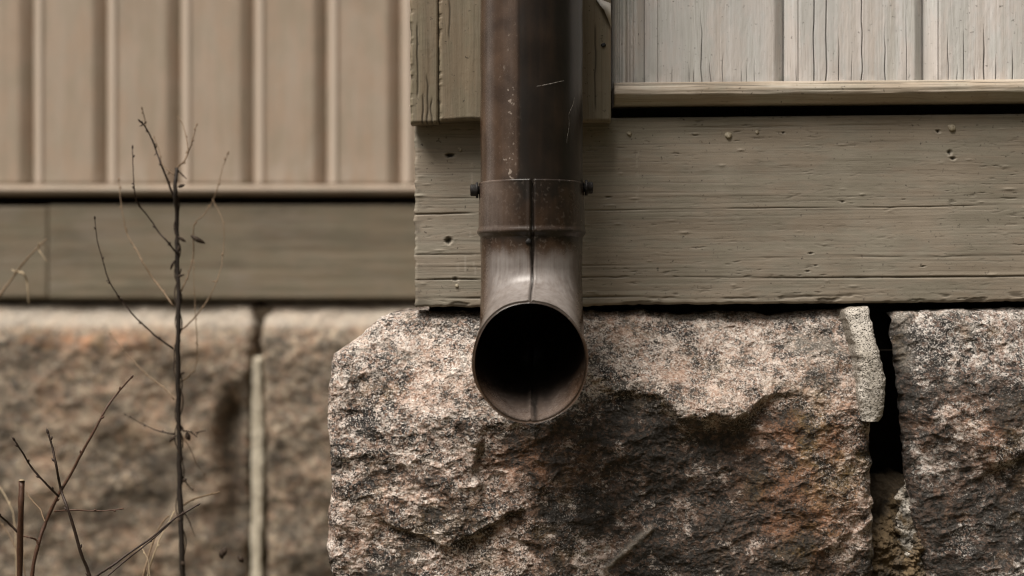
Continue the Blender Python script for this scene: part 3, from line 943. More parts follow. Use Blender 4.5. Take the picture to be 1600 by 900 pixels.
def prot1(px, py):
    p = rbf(px, py, CP, 34)
    yr = interp(px, RIDGE) + 5 * fbm(px / 30, py / 60, 0, 3, 77)
    A = interp(px, [(900, 0), (945, 20), (1010, 26), (1080, 34), (1150, 30), (1200, 17), (1300, 8), (1360, 4)])
    d = py - yr + 5 * fbm(px / 14, py / 14, 0, 3, 79)
    wd_ = 26 + 20 * (1 + noise(px / 45, 0.7, 0, 81))
    p = p - 0.5 * A * sstep(0, 1, (d + 4) / wd_) * np.exp(-np.clip(d, 0, None) / 110.0)
    p = p + 0.22 * A * sstep(-60, -2, d) * (1 - sstep(-2, 14, d))
    # the step on the left of the spout's shade and small ledges
    xs = 742 + 10 * fbm(py / 40, 0 * py, 0, 3, 5)
    p = p - 9 * sstep(0, 14, px - xs) * np.exp(-np.clip(px - xs, 0, None) / 70) * sstep(640, 690, py) * (1 - sstep(760, 800, py))
    for (x0, y0, x1, y1, dep, wd) in ((715, 838, 812, 786, 13, 34), (600, 806, 690, 840, 8, 30), (1370, 800, 1330, 830, 6, 30), (800, 830, 850, 850, 6, 24)):
        ln = math.hypot(x1 - x0, y1 - y0)
        tt = ((px - x0) * (x1 - x0) + (py - y0) * (y1 - y0)) / ln ** 2
        dd = -((px - x0) * (y1 - y0) - (py - y0) * (x1 - x0)) / ln + 5 * fbm(px / 18, py / 18, 0, 3, int(x0))
        w = sstep(-0.1, 0.12, tt) * (1 - sstep(0.88, 1.1, tt))
        p = p - dep * w * sstep(-1, 7, dd) * np.exp(-np.clip(dd, 0, None) / wd)
    # the chisel mark, a low rib
    d2 = ((px - 940) * (-70) - (py - 885) * 80) / 106.0
    tt = ((px - 940) * 80 - (py - 885) * 70) / 106.0
    p = p + 4.0 * np.exp(-(d2 / 6.0) ** 2) * sstep(-5, 10, tt) * (1 - sstep(95, 112, tt))
    return p


def masks1(px, py, P, r1, r2, r3):
    n1 = fbm(px / 70, py / 50, 0, 5, 301)
    n2 = fbm(px / 24, py / 15, 0, 5, 331)
    n3 = fbm((px + py) / 46, (py - px * 0.4) / 22, 0, 5, 341)
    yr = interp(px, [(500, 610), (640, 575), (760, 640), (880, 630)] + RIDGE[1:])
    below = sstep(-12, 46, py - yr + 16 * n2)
    # dark crust: splash damp plus shade below the ridge painted into the colour
    splash_shade = np.exp(-(((px - 1030) / 200) ** 2 + ((py - 720) / 110) ** 2) ** 1.3)
    dark = 1.6 * splash_shade * sstep(-1.1, -0.1, n1) + 0.7 * np.exp(-(((px - 850) / 110) ** 2 + ((py - 690) / 60) ** 2))
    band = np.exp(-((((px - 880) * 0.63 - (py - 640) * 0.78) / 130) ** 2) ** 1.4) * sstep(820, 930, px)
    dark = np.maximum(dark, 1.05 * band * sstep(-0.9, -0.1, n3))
    dark = dark + 0.75 * sstep(740, 900, px) * sstep(-0.35, 0.25, n3) * (1 - 0.4 * sstep(1180, 1260, px))  # right half of the face darkened with painted shade
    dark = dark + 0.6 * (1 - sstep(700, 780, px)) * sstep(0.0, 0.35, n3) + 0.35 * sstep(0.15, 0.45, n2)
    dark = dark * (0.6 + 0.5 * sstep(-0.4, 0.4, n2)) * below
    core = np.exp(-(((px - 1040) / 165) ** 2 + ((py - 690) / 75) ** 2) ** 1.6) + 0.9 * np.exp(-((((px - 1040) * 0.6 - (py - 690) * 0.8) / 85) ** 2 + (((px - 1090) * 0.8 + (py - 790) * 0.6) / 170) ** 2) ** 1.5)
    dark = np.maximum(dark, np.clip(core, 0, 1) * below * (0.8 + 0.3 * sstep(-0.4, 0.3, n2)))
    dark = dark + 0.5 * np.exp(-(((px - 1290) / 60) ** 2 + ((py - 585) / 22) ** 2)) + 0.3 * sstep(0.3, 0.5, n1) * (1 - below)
    pale = 0.0 * px
    rust = np.exp(-(((px - 1260) / 85) ** 2 + ((py - 750) / 120) ** 2)) * 1.7 + 1.0 * np.exp(-(((px - 1265) / 40) ** 2 + ((py - 688) / 18) ** 2)) + 0.5 * np.exp(-(((px - 790) / 100) ** 2 + ((py - 850) / 70) ** 2)) + 0.5 * np.exp(-(((px - 1080) / 70) ** 2 + ((py - 585) / 40) ** 2)) + 0.55 * np.exp(-(((px - 975) / 50) ** 2 + ((py - 505) / 25) ** 2))
    rust = rust + 0.7 * np.exp(-(((px - 830) / 80) ** 2 + ((py - 715) / 40) ** 2)) + 0.5 * np.exp(-(((px - 600) / 80) ** 2 + ((py - 800) / 60) ** 2)) + 0.45 * np.exp(-(((px - 650) / 90) ** 2 + ((py - 610) / 20) ** 2))
    rust = rust * (0.5 + 0.8 * sstep(-0.3, 0.35, n2)) + 0.22 * sstep(0.25, 0.5, fbm(px / 40, py / 26, 0, 4, 361))
    d2 = ((px - 940) * (-70) - (py - 885) * 80) / 106.0
    tt = ((px - 940) * 80 - (py - 885) * 70) / 106.0
    pale = pale + 0.55 * np.exp(-(d2 / 5.0) ** 2) * sstep(-5, 10, tt) * (1 - sstep(95, 112, tt))
    pale = pale + 0.6 * np.exp(-((px - 1360) / 5.0) ** 2) * sstep(765, 780, py) * (1 - sstep(860, 880, py))
    pale = pale + 0.25 * sstep(0.3, 0.5, n1) * (1 - sstep(540, 600, py)) + 0.16 * (1 - below) * sstep(-0.4, 0.3, n2)  # bevel paled: washed stone plus painted top light
    return dark, rust, pale


D_ST = 1.432
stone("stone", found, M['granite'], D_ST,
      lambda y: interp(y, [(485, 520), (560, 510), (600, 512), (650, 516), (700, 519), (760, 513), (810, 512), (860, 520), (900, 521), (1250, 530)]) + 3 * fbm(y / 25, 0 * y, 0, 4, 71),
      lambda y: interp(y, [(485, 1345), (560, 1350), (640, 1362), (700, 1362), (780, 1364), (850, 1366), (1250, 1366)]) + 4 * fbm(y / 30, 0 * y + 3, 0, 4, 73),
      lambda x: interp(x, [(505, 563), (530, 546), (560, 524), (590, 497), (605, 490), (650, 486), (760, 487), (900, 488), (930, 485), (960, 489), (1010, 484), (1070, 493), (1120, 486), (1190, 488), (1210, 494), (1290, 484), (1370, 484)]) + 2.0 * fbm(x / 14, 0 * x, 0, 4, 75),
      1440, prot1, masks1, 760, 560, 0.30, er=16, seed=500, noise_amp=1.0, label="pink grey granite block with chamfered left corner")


def prot2(px, py):
    p = rbf(px, py, [(1410, 490, -20), (1500, 490, -32), (1600, 490, -32), (1500, 520, -8), (1600, 520, -8), (1800, 490, -32), (1420, 560, 2), (1500, 560, 14), (1600, 560, 16), (1430, 700, -2), (1500, 680, 12), (1550, 690, 24), (1600, 720, 10), (1440, 850, -4), (1500, 830, 16), (1600, 860, 18), (1560, 780, 6), (1750, 600, 18), (1750, 800, 18), (1900, 700, 16), (1600, 1000, 16)], 52)
    d = (py - (760 - 0.5 * (px - 1480))) / 1.1
    p = p - 8 * sstep(0, 14, d) * np.exp(-np.clip(d, 0, None) / 45) * sstep(1480, 1540, px)
    d3 = py - (655 + 0.9 * (px - 1520))
    p = p + 5 * sstep(-3, 3, d3) * (1 - sstep(40, 60, d3)) * sstep(1515, 1530, px) * (1 - sstep(1570, 1590, px))
    return p


def masks2(px, py, P, r1, r2, r3):
    n1 = fbm(px / 60, py / 50, 0, 5, 601)
    n2 = fbm(px / 20, py / 16, 0, 5, 631)
    dark = 1.25 * sstep(-0.5, 0.1, n1) * sstep(540, 640, py) + 0.55 * sstep(0.0, 0.4, n2) + 0.35 * np.exp(-((px - 1470) / 40) ** 2) * sstep(700, 780, py)
    rust = 0.8 * np.exp(-(((px - 1550) / 40) ** 2 + ((py - 690) / 45) ** 2)) + 0.5 * np.exp(-(((px - 1500) / 40) ** 2 + ((py - 640) / 30) ** 2)) + 0.4 * sstep(0.25, 0.5, fbm(px / 30, py / 30, 0, 4, 661))
    pale = 0.35 * np.exp(-((px - 1418) / 12) ** 2) * sstep(-0.3, 0.2, n2) * (1 - sstep(560, 600, py)) + 0.3 * sstep(0.2, 0.5, n1) * (1 - sstep(560, 620, py))
    return np.maximum(dark * 0.62, 1.0 * (1 - sstep(2, 16, px - interp(py, [(482, 1408), (580, 1414), (640, 1418), (720, 1428), (780, 1432), (900, 1446)]) + 5 * n2)) * sstep(485, 520, py)), rust, pale


stone("stone", found, M['granite2'], D_ST,
      lambda y: interp(y, [(482, 1400), (540, 1401), (580, 1405), (640, 1406), (720, 1412), (780, 1422), (900, 1446), (1250, 1450)]) + 4 * fbm(y / 24, 0 * y, 0, 4, 81),
      lambda y: 2120 + 0 * y,
      lambda x: interp(x, [(1395, 490), (1410, 486), (1500, 483), (1600, 481), (2200, 478)]) + 2.0 * fbm(x / 14, 0 * x, 0, 4, 85),
      1440, prot2, masks2, 420, 420, 0.30, er=14, seed=700, skirt=(1.0, 0.1, 0.0), slant=0.13, label="dark mottled granite block at the right edge")  # joint side darkened: soil plus the gap's shade painted in


def mortar_masks(dark=0.2, brown=0.0):
    def fn(px, py, P, r1, r2, r3):
        n = fbm(px / 18, py / 18, 0, 4, 901)
        return dark * sstep(0.0, 0.5, n), brown * sstep(-0.2, 0.4, fbm(px / 12, py / 20, 0, 4, 911)), 0 * px
    return fn


stone("mortar_fragment", found, M['mortar'], D_ST - 0.002,
      lambda y: interp(y, [(478, 1322), (500, 1322), (540, 1331), (580, 1334), (620, 1335), (655, 1341)]) + 2 * fbm(y / 12, 0 * y, 0, 3, 91),
      lambda y: interp(y, [(478, 1358), (500, 1359), (540, 1364), (570, 1372), (595, 1377), (625, 1376), (648, 1374), (655, 1368)]) + 1.5 * fbm(y / 10, 0 * y, 0, 3, 92),
      lambda x: interp(x, [(1320, 486), (1335, 481), (1355, 479), (1385, 483)]) + 1.2 * fbm(x / 8, 0 * x, 0, 3, 93),
      656, lambda x, y: 10 + 15 * sstep(485, 560, y) - 3 * sstep(620, 660, y), mortar_masks(0.2), 90, 220, 0.10, er=10, seed=800, noise_amp=0.26, wscale=0.6, en=0.4, label="pale grey pitted mortar still clinging beside the open joint")
stone("mortar_fragment", found, M['mortar_brown'], D_ST + 0.012,
      lambda y: interp(y, [(560, 1408), (640, 1402), (720, 1399), (770, 1396), (800, 1370), (900, 1362), (1250, 1362)]) + 3 * fbm(y / 14, 0 * y, 0, 4, 94),
      lambda y: 1452 + 6 * fbm(y / 20, 0 * y, 0, 3, 95),
      lambda x: interp(x, [(1360, 825), (1385, 815), (1396, 790), (1412, 770), (1460, 760)]) + 3 * fbm(x / 9, 0 * x, 0, 3, 96),
      1440, lambda x, y: -24 + 20 * sstep(790, 860, y) + 12 * sstep(1405, 1425, x) + 6 * fbm(x / 9, y / 9, 0, 3, 5), mortar_masks(1.0, 0.35), 120, 320, 0.16, er=12, seed=820, noise_amp=2.4, wscale=0.5, label="crumbled brown mortar low in the open joint")
stone("mortar_fragment", found, M['mortar'], D_ST + 0.004,
      lambda y: interp(y, [(745, 1420), (780, 1404), (820, 1402), (860, 1412), (900, 1426)]) + 7 * fbm(y / 10, 0 * y, 0, 4, 107),
      lambda y: interp(y, [(745, 1434), (790, 1446), (840, 1448), (900, 1446)]) + 7 * fbm(y / 12, 0 * y, 0, 4, 108),
      lambda x: 745 + 6 * fbm(x / 7, 0 * x, 0, 3, 109), 905, lambda x, y: 0 * x - 3, mortar_masks(1.0, 0.5), 60, 150, 0.05, er=7, seed=860, noise_amp=1.1, wscale=0.5, slant=0.02, label="whitish crumbled mortar low on the right block's edge")
# deep core of the foundation, dark at the bottom of the joint
v, f = box(X_COR + 0.02, X_END + 0.1, D_ST + 0.20, D_ST + 0.34, -0.05, DZ + 0.4845)
mk("rubble_core", v, f, M['darkwood'], found, smooth=False)
# side stones of the return
for i, (ya, yb2) in enumerate(((1.735, 2.2), (2.206, Y_FAR))):
    Ag, Zg = np.meshgrid(np.linspace(ya, yb2, 130), np.linspace(-0.08, DZ + 0.482, 130))
    qa, qz = Ag * 1000, Zg * 1000
    P = 5 * fbm(qa / 70, qz / 60, 0, 4, 40 + i) + 5 * scoops(qa / 44, qz / 30, 50 + i) + 2.5 * scoops(qa / 17, qz / 11, 60 + i) + 1.2 * fbm(qa / 5, qz / 5, 0, 3, 70 + i)
    ed = np.minimum(np.minimum(Ag - ya, yb2 - Ag), (Zg.max() - Zg)) * 1000
    P -= 14 * (1 - np.clip(ed / 14, 0, 1)) ** 2
    v, f, extra = slab(Ag, X_COR - 0.022 - P / 1000, Zg, X_COR + 0.2)
    v = v[:, [1, 0, 2]]
    mk("stone", v, f, M['granite'], found, attr=np.vstack([np.stack([0.5 * sstep(0, 0.4, fbm(qa / 60, qz / 40, 0, 4, 80)).ravel(), 0 * P.ravel(), 0 * P.ravel()], 1), np.zeros((extra, 3))]))

# --- far foundation
ffound = thing("stone_foundation", "blurred brown granite blocks with a pale top ledge behind the bare sapling", "foundation", (-0.8, 2.75, 0.0))
D_FS = 2.74


def protF(px, py):
    p = -34 * (1 - sstep(474, 524, py)) + 10 * sstep(515, 540, py)
    p = p - 42 * np.exp(-((px - 366 - 8 * np.sin(py / 40)) / 20.0) ** 2) * sstep(590, 660, py) * (1 - sstep(790, 850, py))
    return p + 0 * px


def masksF(px, py, P, r1, r2, r3):
    n1 = fbm(px / 60, py / 40, 0, 4, 951)
    dark = 0.75 * sstep(-0.05, 0.35, n1) * sstep(512, 535, py) + 0.05 * sstep(512, 530, py) + 1.0 * np.exp(-((px - 366) / 24) ** 2) * sstep(560, 660, py)  # last term paints the shadow left of the pale bead
    rust = 0.95 * np.exp(-((py - 533) / 17) ** 2) * sstep(-0.3, 0.2, fbm(px / 60, py / 30, 0, 3, 961)) * (1 - sstep(200, 300, px)) + 0.3 * sstep(0.1, 0.5, fbm(px / 40, py / 40, 0, 3, 971))
    pale = 0.8 * (1 - sstep(504, 517, py + 5 * n1))  # sky light on the top ledge painted in as a pale band
    return dark, rust, pale


fl_top = lambda x: 474 + 1.5 * fbm(x / 20, 0 * x, 0, 3, 98)
stone("stone", ffound, M['granite_far'], D_FS, lambda y: -420 + 0 * y, lambda y: interp(y, [(470, 398), (540, 397), (600, 394), (680, 393), (800, 391), (1000, 391)]) + 5 * fbm(y / 30, 0 * y, 0, 3, 201), fl_top, 1000, protF, masksF, 330, 190, 0.3, er=18, seed=1000, noise_amp=0.65, wscale=2.6, top_bias=0.4, sides=(1, 1.9), label="wide brown granite block left of the pale joint")
stone("stone", ffound, M['granite_far'], D_FS, lambda y: interp(y, [(470, 404), (540, 408), (600, 414), (900, 416), (1000, 416)]) + 4 * fbm(y / 30, 0 * y, 0, 3, 203), lambda y: 735 + 0 * y, fl_top, 1000, protF, masksF, 160, 190, 0.3, er=22, seed=1100, noise_amp=0.65, wscale=2.6, top_bias=0.4, label="brown granite block right of the pale joint")
stone("stone", ffound, M['granite_far'], D_FS, lambda y: -1100 + 0 * y, lambda y: -432 + 4 * fbm(y / 30, 0 * y, 0, 3, 205), fl_top, 1000, protF, masksF, 120, 110, 0.3, er=22, seed=1200, noise_amp=1.3, wscale=1.5, top_bias=0.4)
stone("mortar_joint", ffound, M['mortar_far'], D_FS, lambda y: interp(y, [(556, 394), (700, 394), (900, 392)]) + 2.5 * fbm(y / 25, 0 * y, 0, 3, 207), lambda y: interp(y, [(556, 409), (640, 410), (700, 414), (900, 409)]) + 3 * fbm(y / 25, 0 * y, 0, 3, 209), lambda x: 557 + 0 * x, 1000, lambda x, y: 6 + 0 * x, mortar_masks(0.1), 16, 120, 0.1, er=6, seed=1300, noise_amp=0.35, wscale=1.0, label="raised pale mortar bead between two far blocks")
stone("mortar_joint", ffound, M['mortar_brown'], D_FS + 0.028, lambda y: 372 + 0 * y, lambda y: 428 + 0 * y, lambda x: 479 + 0 * x, 1000, lambda x, y: 0 * x, mortar_masks(0.4), 24, 120, 0.06, er=4, seed=1340, noise_amp=0.8, wscale=0.8, label="recessed brown mortar behind the pale bead")
v, f = box(XF0, XF1 + 0.15, D_FS + 0.11, D_FS + 0.3, -0.05, DZ + 0.475)
mk("rubble_core", v, f, M['darkwood'], ffound, smooth=False)


# ------------------------------------------------------------------ downpipe
D_AX = 1.36
XP = (830.5 - 800) * D_AX / F
R0 = 0.0489
pipe = thing("downpipe", "glossy dark brown metal downpipe with a round open outlet facing the viewer", "downpipe", (XP, D_AX, 0.44))


def zrow(py, Y=D_AX - R0):
    return CAMZ + (HOR - py) * Y / F


def lathe(rows, nphi, seam=None, inner=False):
    """rows of (z, radius); phi 0 faces the camera; seam(phi, z) -> radius change"""
    ph = np.linspace(-math.pi, math.pi, nphi, endpoint=False)
    v = []
    for (z, r) in rows:
        rr = r + (seam(ph, z) if seam else 0 * ph)
        v.append(np.stack([XP + rr * np.sin(ph), D_AX - rr * np.cos(ph), z + 0 * ph], 1))
    n = len(rows)
    f = []
    for j in range(n - 1):
        a = j * nphi + np.arange(nphi)
        b = j * nphi + (np.arange(nphi) + 1) % nphi
        q = np.stack([a, b, b + nphi, a + nphi], 1)
        f.append(q[:, ::-1] if inner else q)
    return np.vstack(v), np.vstack(f), ph


def wrap_masks(v, fn):
    ph = np.arctan2(v[:, 0] - XP, -(v[:, 1] - D_AX))
    return fn(ph, v[:, 2])


# upper pipe
zs = np.concatenate([np.linspace(zrow(287), zrow(-30), 150), np.linspace(zrow(-60), WALL_TOP, 12)])
rows = [(zs[0], R0 - 0.0012)] + [(z, R0 + 0.0002 * math.sin(z * 90)) for z in zs]
v1, f1, _ = lathe(rows, 200, lambda ph, z: 0.0004 * np.exp(-((ph + 0.28) / 0.02) ** 2) + 0.00025 * noise(ph * 4, ph * 0 + z * 6, 0, 61))
rows_i = [(zs[0], R0 - 0.0012), (zrow(100), R0 - 0.0014), (WALL_TOP, R0 - 0.0014)]
v2, f2, _ = lathe(rows_i, 200, None, True)
vv = np.vstack([v1, v2])
ff = np.vstack([f1, f2 + len(v1)])


def m_up(ph, z):
    n = fbm(ph * 6, z * 9, 0, 4, 31)
    soot_shade = 1.0 * sstep(-0.34, -0.2, ph + 0.04 * n) * (0.95 + 0.25 * n) + 0.6 * np.exp(-((z - zrow(281)) / 0.006) ** 2) * sstep(-1.0, -0.5, ph)  # dark reflection and shade painted on the right side; grime at the collar
    lit_sheen = 0.42 * np.exp(-((ph + 0.95) / 0.14) ** 2) * (0.8 + 0.5 * n) + 0.12 * np.exp(-((ph + 0.45) / 0.16) ** 2)  # lit stripe on the left side painted into the colour
    sp = np.exp(-((ph + 0.48) / 0.14) ** 2) * sstep(-0.1, 0.3, noise(ph * 3, z * 40, 0, 77))
    return np.stack([np.clip(soot_shade, 0, 1), np.clip(lit_sheen, 0, 1), np.clip(sp, 0, 1)], 1)


mk("pipe", vv, ff, M['pipe'], pipe, attr=wrap_masks(vv, m_up))


# socket collar, the wide mouth of the outlet bend, held by two bolts
def seam_fn(depth, wid):
    return lambda ph, z: -depth * np.exp(-((ph - 0.005) / wid) ** 2) + 0.35 * depth * np.exp(-((ph + 0.055) / 0.03) ** 2)


ct, cb = zrow(280), zrow(362)
rows = [(ct - 0.003, R0 + 0.0004), (ct - 0.0004, R0 + 0.0006), (ct, R0 + 0.0012), (ct - 0.0012, R0 + 0.0017)]
rows = [(ct - 0.004, R0 + 0.0003), (ct - 0.0002, R0 + 0.0005), (ct + 0.0003, R0 + 0.0011), (ct - 0.0006, R0 + 0.0016)]
for z in np.linspace(ct - 0.002, cb + 0.006, 46):
    rows.append((z, R0 + 0.0013 + 0.0006 * ((ct - z) / (ct - cb))))
rows += [(cb + 0.004, R0 + 0.0024), (cb + 0.0022, R0 + 0.0032), (cb + 0.0008, R0 + 0.0032), (cb - 0.0006, R0 + 0.0024), (cb - 0.0022, R0 + 0.0008), (cb - 0.004, R0 - 0.0002), (cb - 0.006, R0 - 0.0006)]
v1, f1, _ = lathe(rows, 260, seam_fn(0.0034, 0.020))
f1 = f1[:, ::-1]


def m_col(ph, z):
    n = fbm(ph * 7, z * 60, 0, 4, 41)
    t_ = (ct - z) / (ct - cb)
    soot_shade = 1.1 * np.exp(-((ph + 0.02) / 0.4) ** 2) * (1 - 0.55 * sstep(0.3, 0.9, t_)) + 0.75 * sstep(0.05, 0.5, ph) + 0.5 * np.exp(-(t_ / 0.2) ** 2) * sstep(-0.9, -0.4, ph) + 0.6 * sstep(0.93, 1.0, t_)  # grime mixed with painted dark reflection; right side painted as shade
    soot_shade = soot_shade * (0.85 + 0.4 * n) + 0.9 * np.exp(-((ph - 0.005) / 0.03) ** 2)
    lit_sheen = 0.35 * np.exp(-((ph + 0.95) / 0.4) ** 2)  # lit left side of the collar painted in
    return np.stack([np.clip(soot_shade, 0, 1), np.clip(lit_sheen, 0, 1), 0 * ph + 0.1], 1)


collar = mk("collar", v1, f1, M['pipe'], pipe, attr=wrap_masks(v1, m_col), label="sooty socket collar with a stepped lower rim")


def hexbolt(side, py):
    """bolt lying sideways, head out"""
    z = zrow(py, D_AX)
    v, f = [], []
    n = 12
    prof = [(-0.004, 0.0040), (0.0004, 0.0040), (0.0006, 0.0076), (0.0028, 0.0076), (0.0029, 0.0058), (0.0072, 0.0058), (0.0080, 0.0050)]
    x0 = R0 + 0.0014
    for k_, (dx, r) in enumerate(prof):
        for i in range(n):
            a = 2 * math.pi * i / n + 0.2
            rr = r
            if k_ >= 4:                               # hexagonal head
                am = (a % (math.pi / 3)) - math.pi / 6
                rr = r * math.cos(math.pi / 6) / math.cos(am) * 1.1
            v.append((XP + side * (x0 + dx), D_AX - 0.006 + rr * math.cos(a), z + rr * math.sin(a)))
    for k_ in range(len(prof) - 1):
        for i in range(n):
            j = (i + 1) % n
            q = (k_ * n + i, k_ * n + j, (k_ + 1) * n + j, (k_ + 1) * n + i)
            f.append(q if side > 0 else q[::-1])
    f.append(tuple((len(prof) - 1) * n + i for i in range(n))[::(1 if side > 0 else -1)])
    mk("bolt", v, f, M['bolt'], collar, smooth=False)


hexbolt(-1, 298)
hexbolt(1, 294)

# outlet bend: tube swept along an arc, cut off by an upright plane
RB, TH, LL = 0.070, math.radians(70), 0.0575
z0 = CAMZ + (HOR - 565) * 1.26 / F + RB * math.sin(TH) + LL * math.cos(TH)
YM = D_AX - (RB * (1 - math.cos(TH)) + LL * math.sin(TH))      # plane of the mouth


def path(u):
    """u in metres down from the socket -> point, tangent"""
    top = cb - 0.004
    l1 = top - z0
    if u < l1:
        return np.array((XP, D_AX, top - u)), np.array((0, 0, -1.0))
    u2 = u - l1
    if u2 < RB * TH:
        a = u2 / RB
        return np.array((XP, D_AX - RB * (1 - math.cos(a)), z0 - RB * math.sin(a))), np.array((0, -math.sin(a), -math.cos(a)))
    l3 = u2 - RB * TH
    d = np.array((0, -math.sin(TH), -math.cos(TH)))
    p = np.array((XP, D_AX - RB * (1 - math.cos(TH)), z0 - RB * math.sin(TH)))
    return p + d * l3, d


def sweep(rad_fn, n_u, nphi, inner=False, lip=0.0):
    top = cb - 0.004
    total = (top - z0) + RB * TH + LL
    ph = np.linspace(-math.pi, math.pi, nphi, endpoint=False)
    V, UU, PH = [], [], []
    us = np.concatenate([np.linspace(0, (top - z0) + RB * TH, n_u), (top - z0) + RB * TH + np.linspace(0, 1, 18)[1:] * LL])
    endp, endd = path(total)
    for u in us:
        p, tdir = path(u)
        e2 = np.array((1.0, 0, 0))
        e1 = np.cross(e2, tdir)                        # towards the front of the pipe (phi = 0)
        if e1[1] > 0 or (abs(e1[1]) < 1e-9 and e1[2] < 0):
            e1 = -e1
        r = rad_fn(ph, u)
        q = p + np.outer(r * np.cos(ph), e1) + np.outer(r * np.sin(ph), e2)
        if u > (top - z0) + RB * TH - 1e-9:            # straight end: stretch so that the last ring lies in the upright plane
            f_ = (u - (top - z0) - RB * TH) / LL
            base = (top - z0) + RB * TH
            p0, _ = path(base)
            q0 = p0 + np.outer(r * np.cos(ph), e1) + np.outer(r * np.sin(ph), e2)
            lift_ = (q0[:, 1] - YM) / (-tdir[1])
            q = q0 + np.outer(lift_ * f_, tdir)
        q[:, 0] -= 0.0026 * float(sstep(TOT * 0.35, TOT, np.array(u)))
        V.append(q)
        UU.append(np.full(nphi, u))
        PH.append(ph)
    n = len(us)
    f = []
    for j in range(n - 1):
        a = j * nphi + np.arange(nphi)
        b = j * nphi + (np.arange(nphi) + 1) % nphi
        qd = np.stack([a, b, b + nphi, a + nphi], 1)
        f.append(qd if inner else qd[:, ::-1])
    return np.vstack(V), np.vstack(f), np.concatenate(UU), np.concatenate(PH), n


NP = 280
topb = cb - 0.004
TOT = (topb - z0) + RB * TH + LL


def seamr(ph, u, depth=0.0034):
    w = 0.016 + 0.018 * math.exp(-((u - 0.012) / 0.010) ** 2)
    return -depth * np.exp(-((ph - 0.005) / w) ** 2) + 0.0006 * np.exp(-((np.abs(ph - 0.005) - 0.05) / 0.02) ** 2)


def flare(ph, u):
    q = float(sstep(TOT - 0.06, TOT, np.array(u)))
    return q * (0.0020 + 0.0009 * noise(ph * 1.6 + 3, ph * 0 + 0.4, 0, 93))


ro = lambda ph, u: flare(ph, u) + R0 - 0.0002 + seamr(ph, u) + 0.0005 * noise(ph * 2.2, ph * 0 + u * 30, 0, 91) + 0.0006 * max(0.0, (u - TOT + 0.004) / 0.004)
ri = lambda ph, u: flare(ph, u) + R0 - 0.0019 + 0.0016 * np.exp(-((np.abs(ph) - math.pi) / 0.035) ** 2) * 0 - 0.0016 * np.exp(-((np.abs(np.abs(ph) - math.pi)) / 0.022) ** 2)
vo, fo, uo, po, n_o = sweep(ro, 70, NP)
vi, fi, ui, pi_, n_i = sweep(ri, 70, NP, True)
vv = np.vstack([vo, vi])
lo = (n_o - 1) * NP
li = len(vo) + (n_i - 1) * NP
a = np.arange(NP)
b = (a + 1) % NP
rim = np.stack([lo + a, li + a, li + b, lo + b], 1)
ff = np.vstack([fo, fi + len(vo), rim[:, ::-1]])
ua = np.concatenate([uo, ui])
pa = np.concatenate([po, pi_])
inn = np.concatenate([np.zeros(len(vo)), np.ones(len(vi))])
n = fbm(pa * 5, ua * 40, 0, 4, 51)
soot_shade = (0.95 * np.exp(-((ua + 0.002) / 0.010) ** 2) * (0.75 + 0.6 * n)
        + 0.9 * np.exp(-(pa / 0.05) ** 2) * np.exp(-((ua - 0.012) / 0.012) ** 2)
        + 0.95 * np.exp(-((pa - 0.005) / 0.022) ** 2)
        + 0.35 * np.exp(-(pa / 0.5) ** 2) * np.exp(-(ua / 0.020) ** 2) + 0.5 * sstep(0.75, 1.2, pa) * (1 - sstep(0.05, 0.09, ua)))  # grime at collar and seam; last term paints the shaded right side
lit_sheen = 1.0 * sstep(0.006, 0.026, ua + 0.006 * n) * (np.abs(pa) < 1.5) * (1 - sstep(0.7, 1.3, np.abs(pa)))  # sky sheen on the bend's front painted into the colour
lit_in = 0.35 * sstep(2.0, 2.8, np.abs(pa)) * sstep(TOT - 0.09, TOT - 0.02, ua)  # light falling on the mouth's floor painted in
soot_shade_in = 1.0 * (1 - sstep(TOT - 0.055, TOT + 0.004, ua + 0.014 * n)) + 0.85 * np.exp(-((np.abs(pa - math.pi + 0.09)) / 0.05) ** 2) + 0.6 * (1 - sstep(1.6, 2.3, np.abs(pa)))  # shade inside the mouth painted in, with grime along the seam
att = np.stack([np.clip(np.where(inn > 0, soot_shade_in, soot_shade), 0, 1), np.clip(np.where(inn > 0, lit_in, lit_sheen), 0, 1), 0.15 + 0 * soot_shade], 1)
bend = mk("outlet_bend", vv, ff, M['pipe'], pipe, attr=att, label="bent outlet with a round open mouth and a front seam")
# small rivet beside the seam
stud("rivet", 826, 377, D_AX - R0 + 0.0002, 0.0026, 0.0018, M['bolt'], bend, 0.1, 5)


# scratches in the paint of the upper pipe
def scratch(p0, p1, w):
    n_ = 14
    v, f = [], []
    for i in range(n_):
        t_ = i / (n_ - 1)
        px, py = p0[0] + (p1[0] - p0[0]) * t_ + 1.2 * math.sin(t_ * 5), p0[1] + (p1[1] - p0[1]) * t_
        dx = (px - 800) * (D_AX - R0 * 0.8) / F - XP
        ph_ = math.asin(max(-0.99, min(0.99, dx / R0)))
        ww = w * (0.35 + 0.65 * math.sin(math.pi * t_)) * (0.6 + 0.4 * math.sin(i * 2.3))
        ln = math.hypot(p1[0] - p0[0], p1[1] - p0[1])
        ox, oy = -(p1[1] - p0[1]) / ln, (p1[0] - p0[0]) / ln
        for sgn in (-1, 1):
            pp = ph_ + sgn * ww * ox / R0 * 0.5
            z_ = zrow(py, D_AX - R0 * math.cos(ph_)) - sgn * ww * oy * 0.5
            rr = R0 + 0.00075
            v.append((XP + rr * math.sin(pp), D_AX - rr * math.cos(pp), z_))
    for i in range(n_ - 1):
        f.append((2 * i, 2 * i + 1, 2 * i + 3, 2 * i + 2))
    mk("scratch", v, f, M['scratch'], pipe)


scratch((838, 135), (882, 126), 0.0008)
scratch((897, 152), (889, 180), 0.0009)
scratch((888, 182), (886, 224), 0.0006)


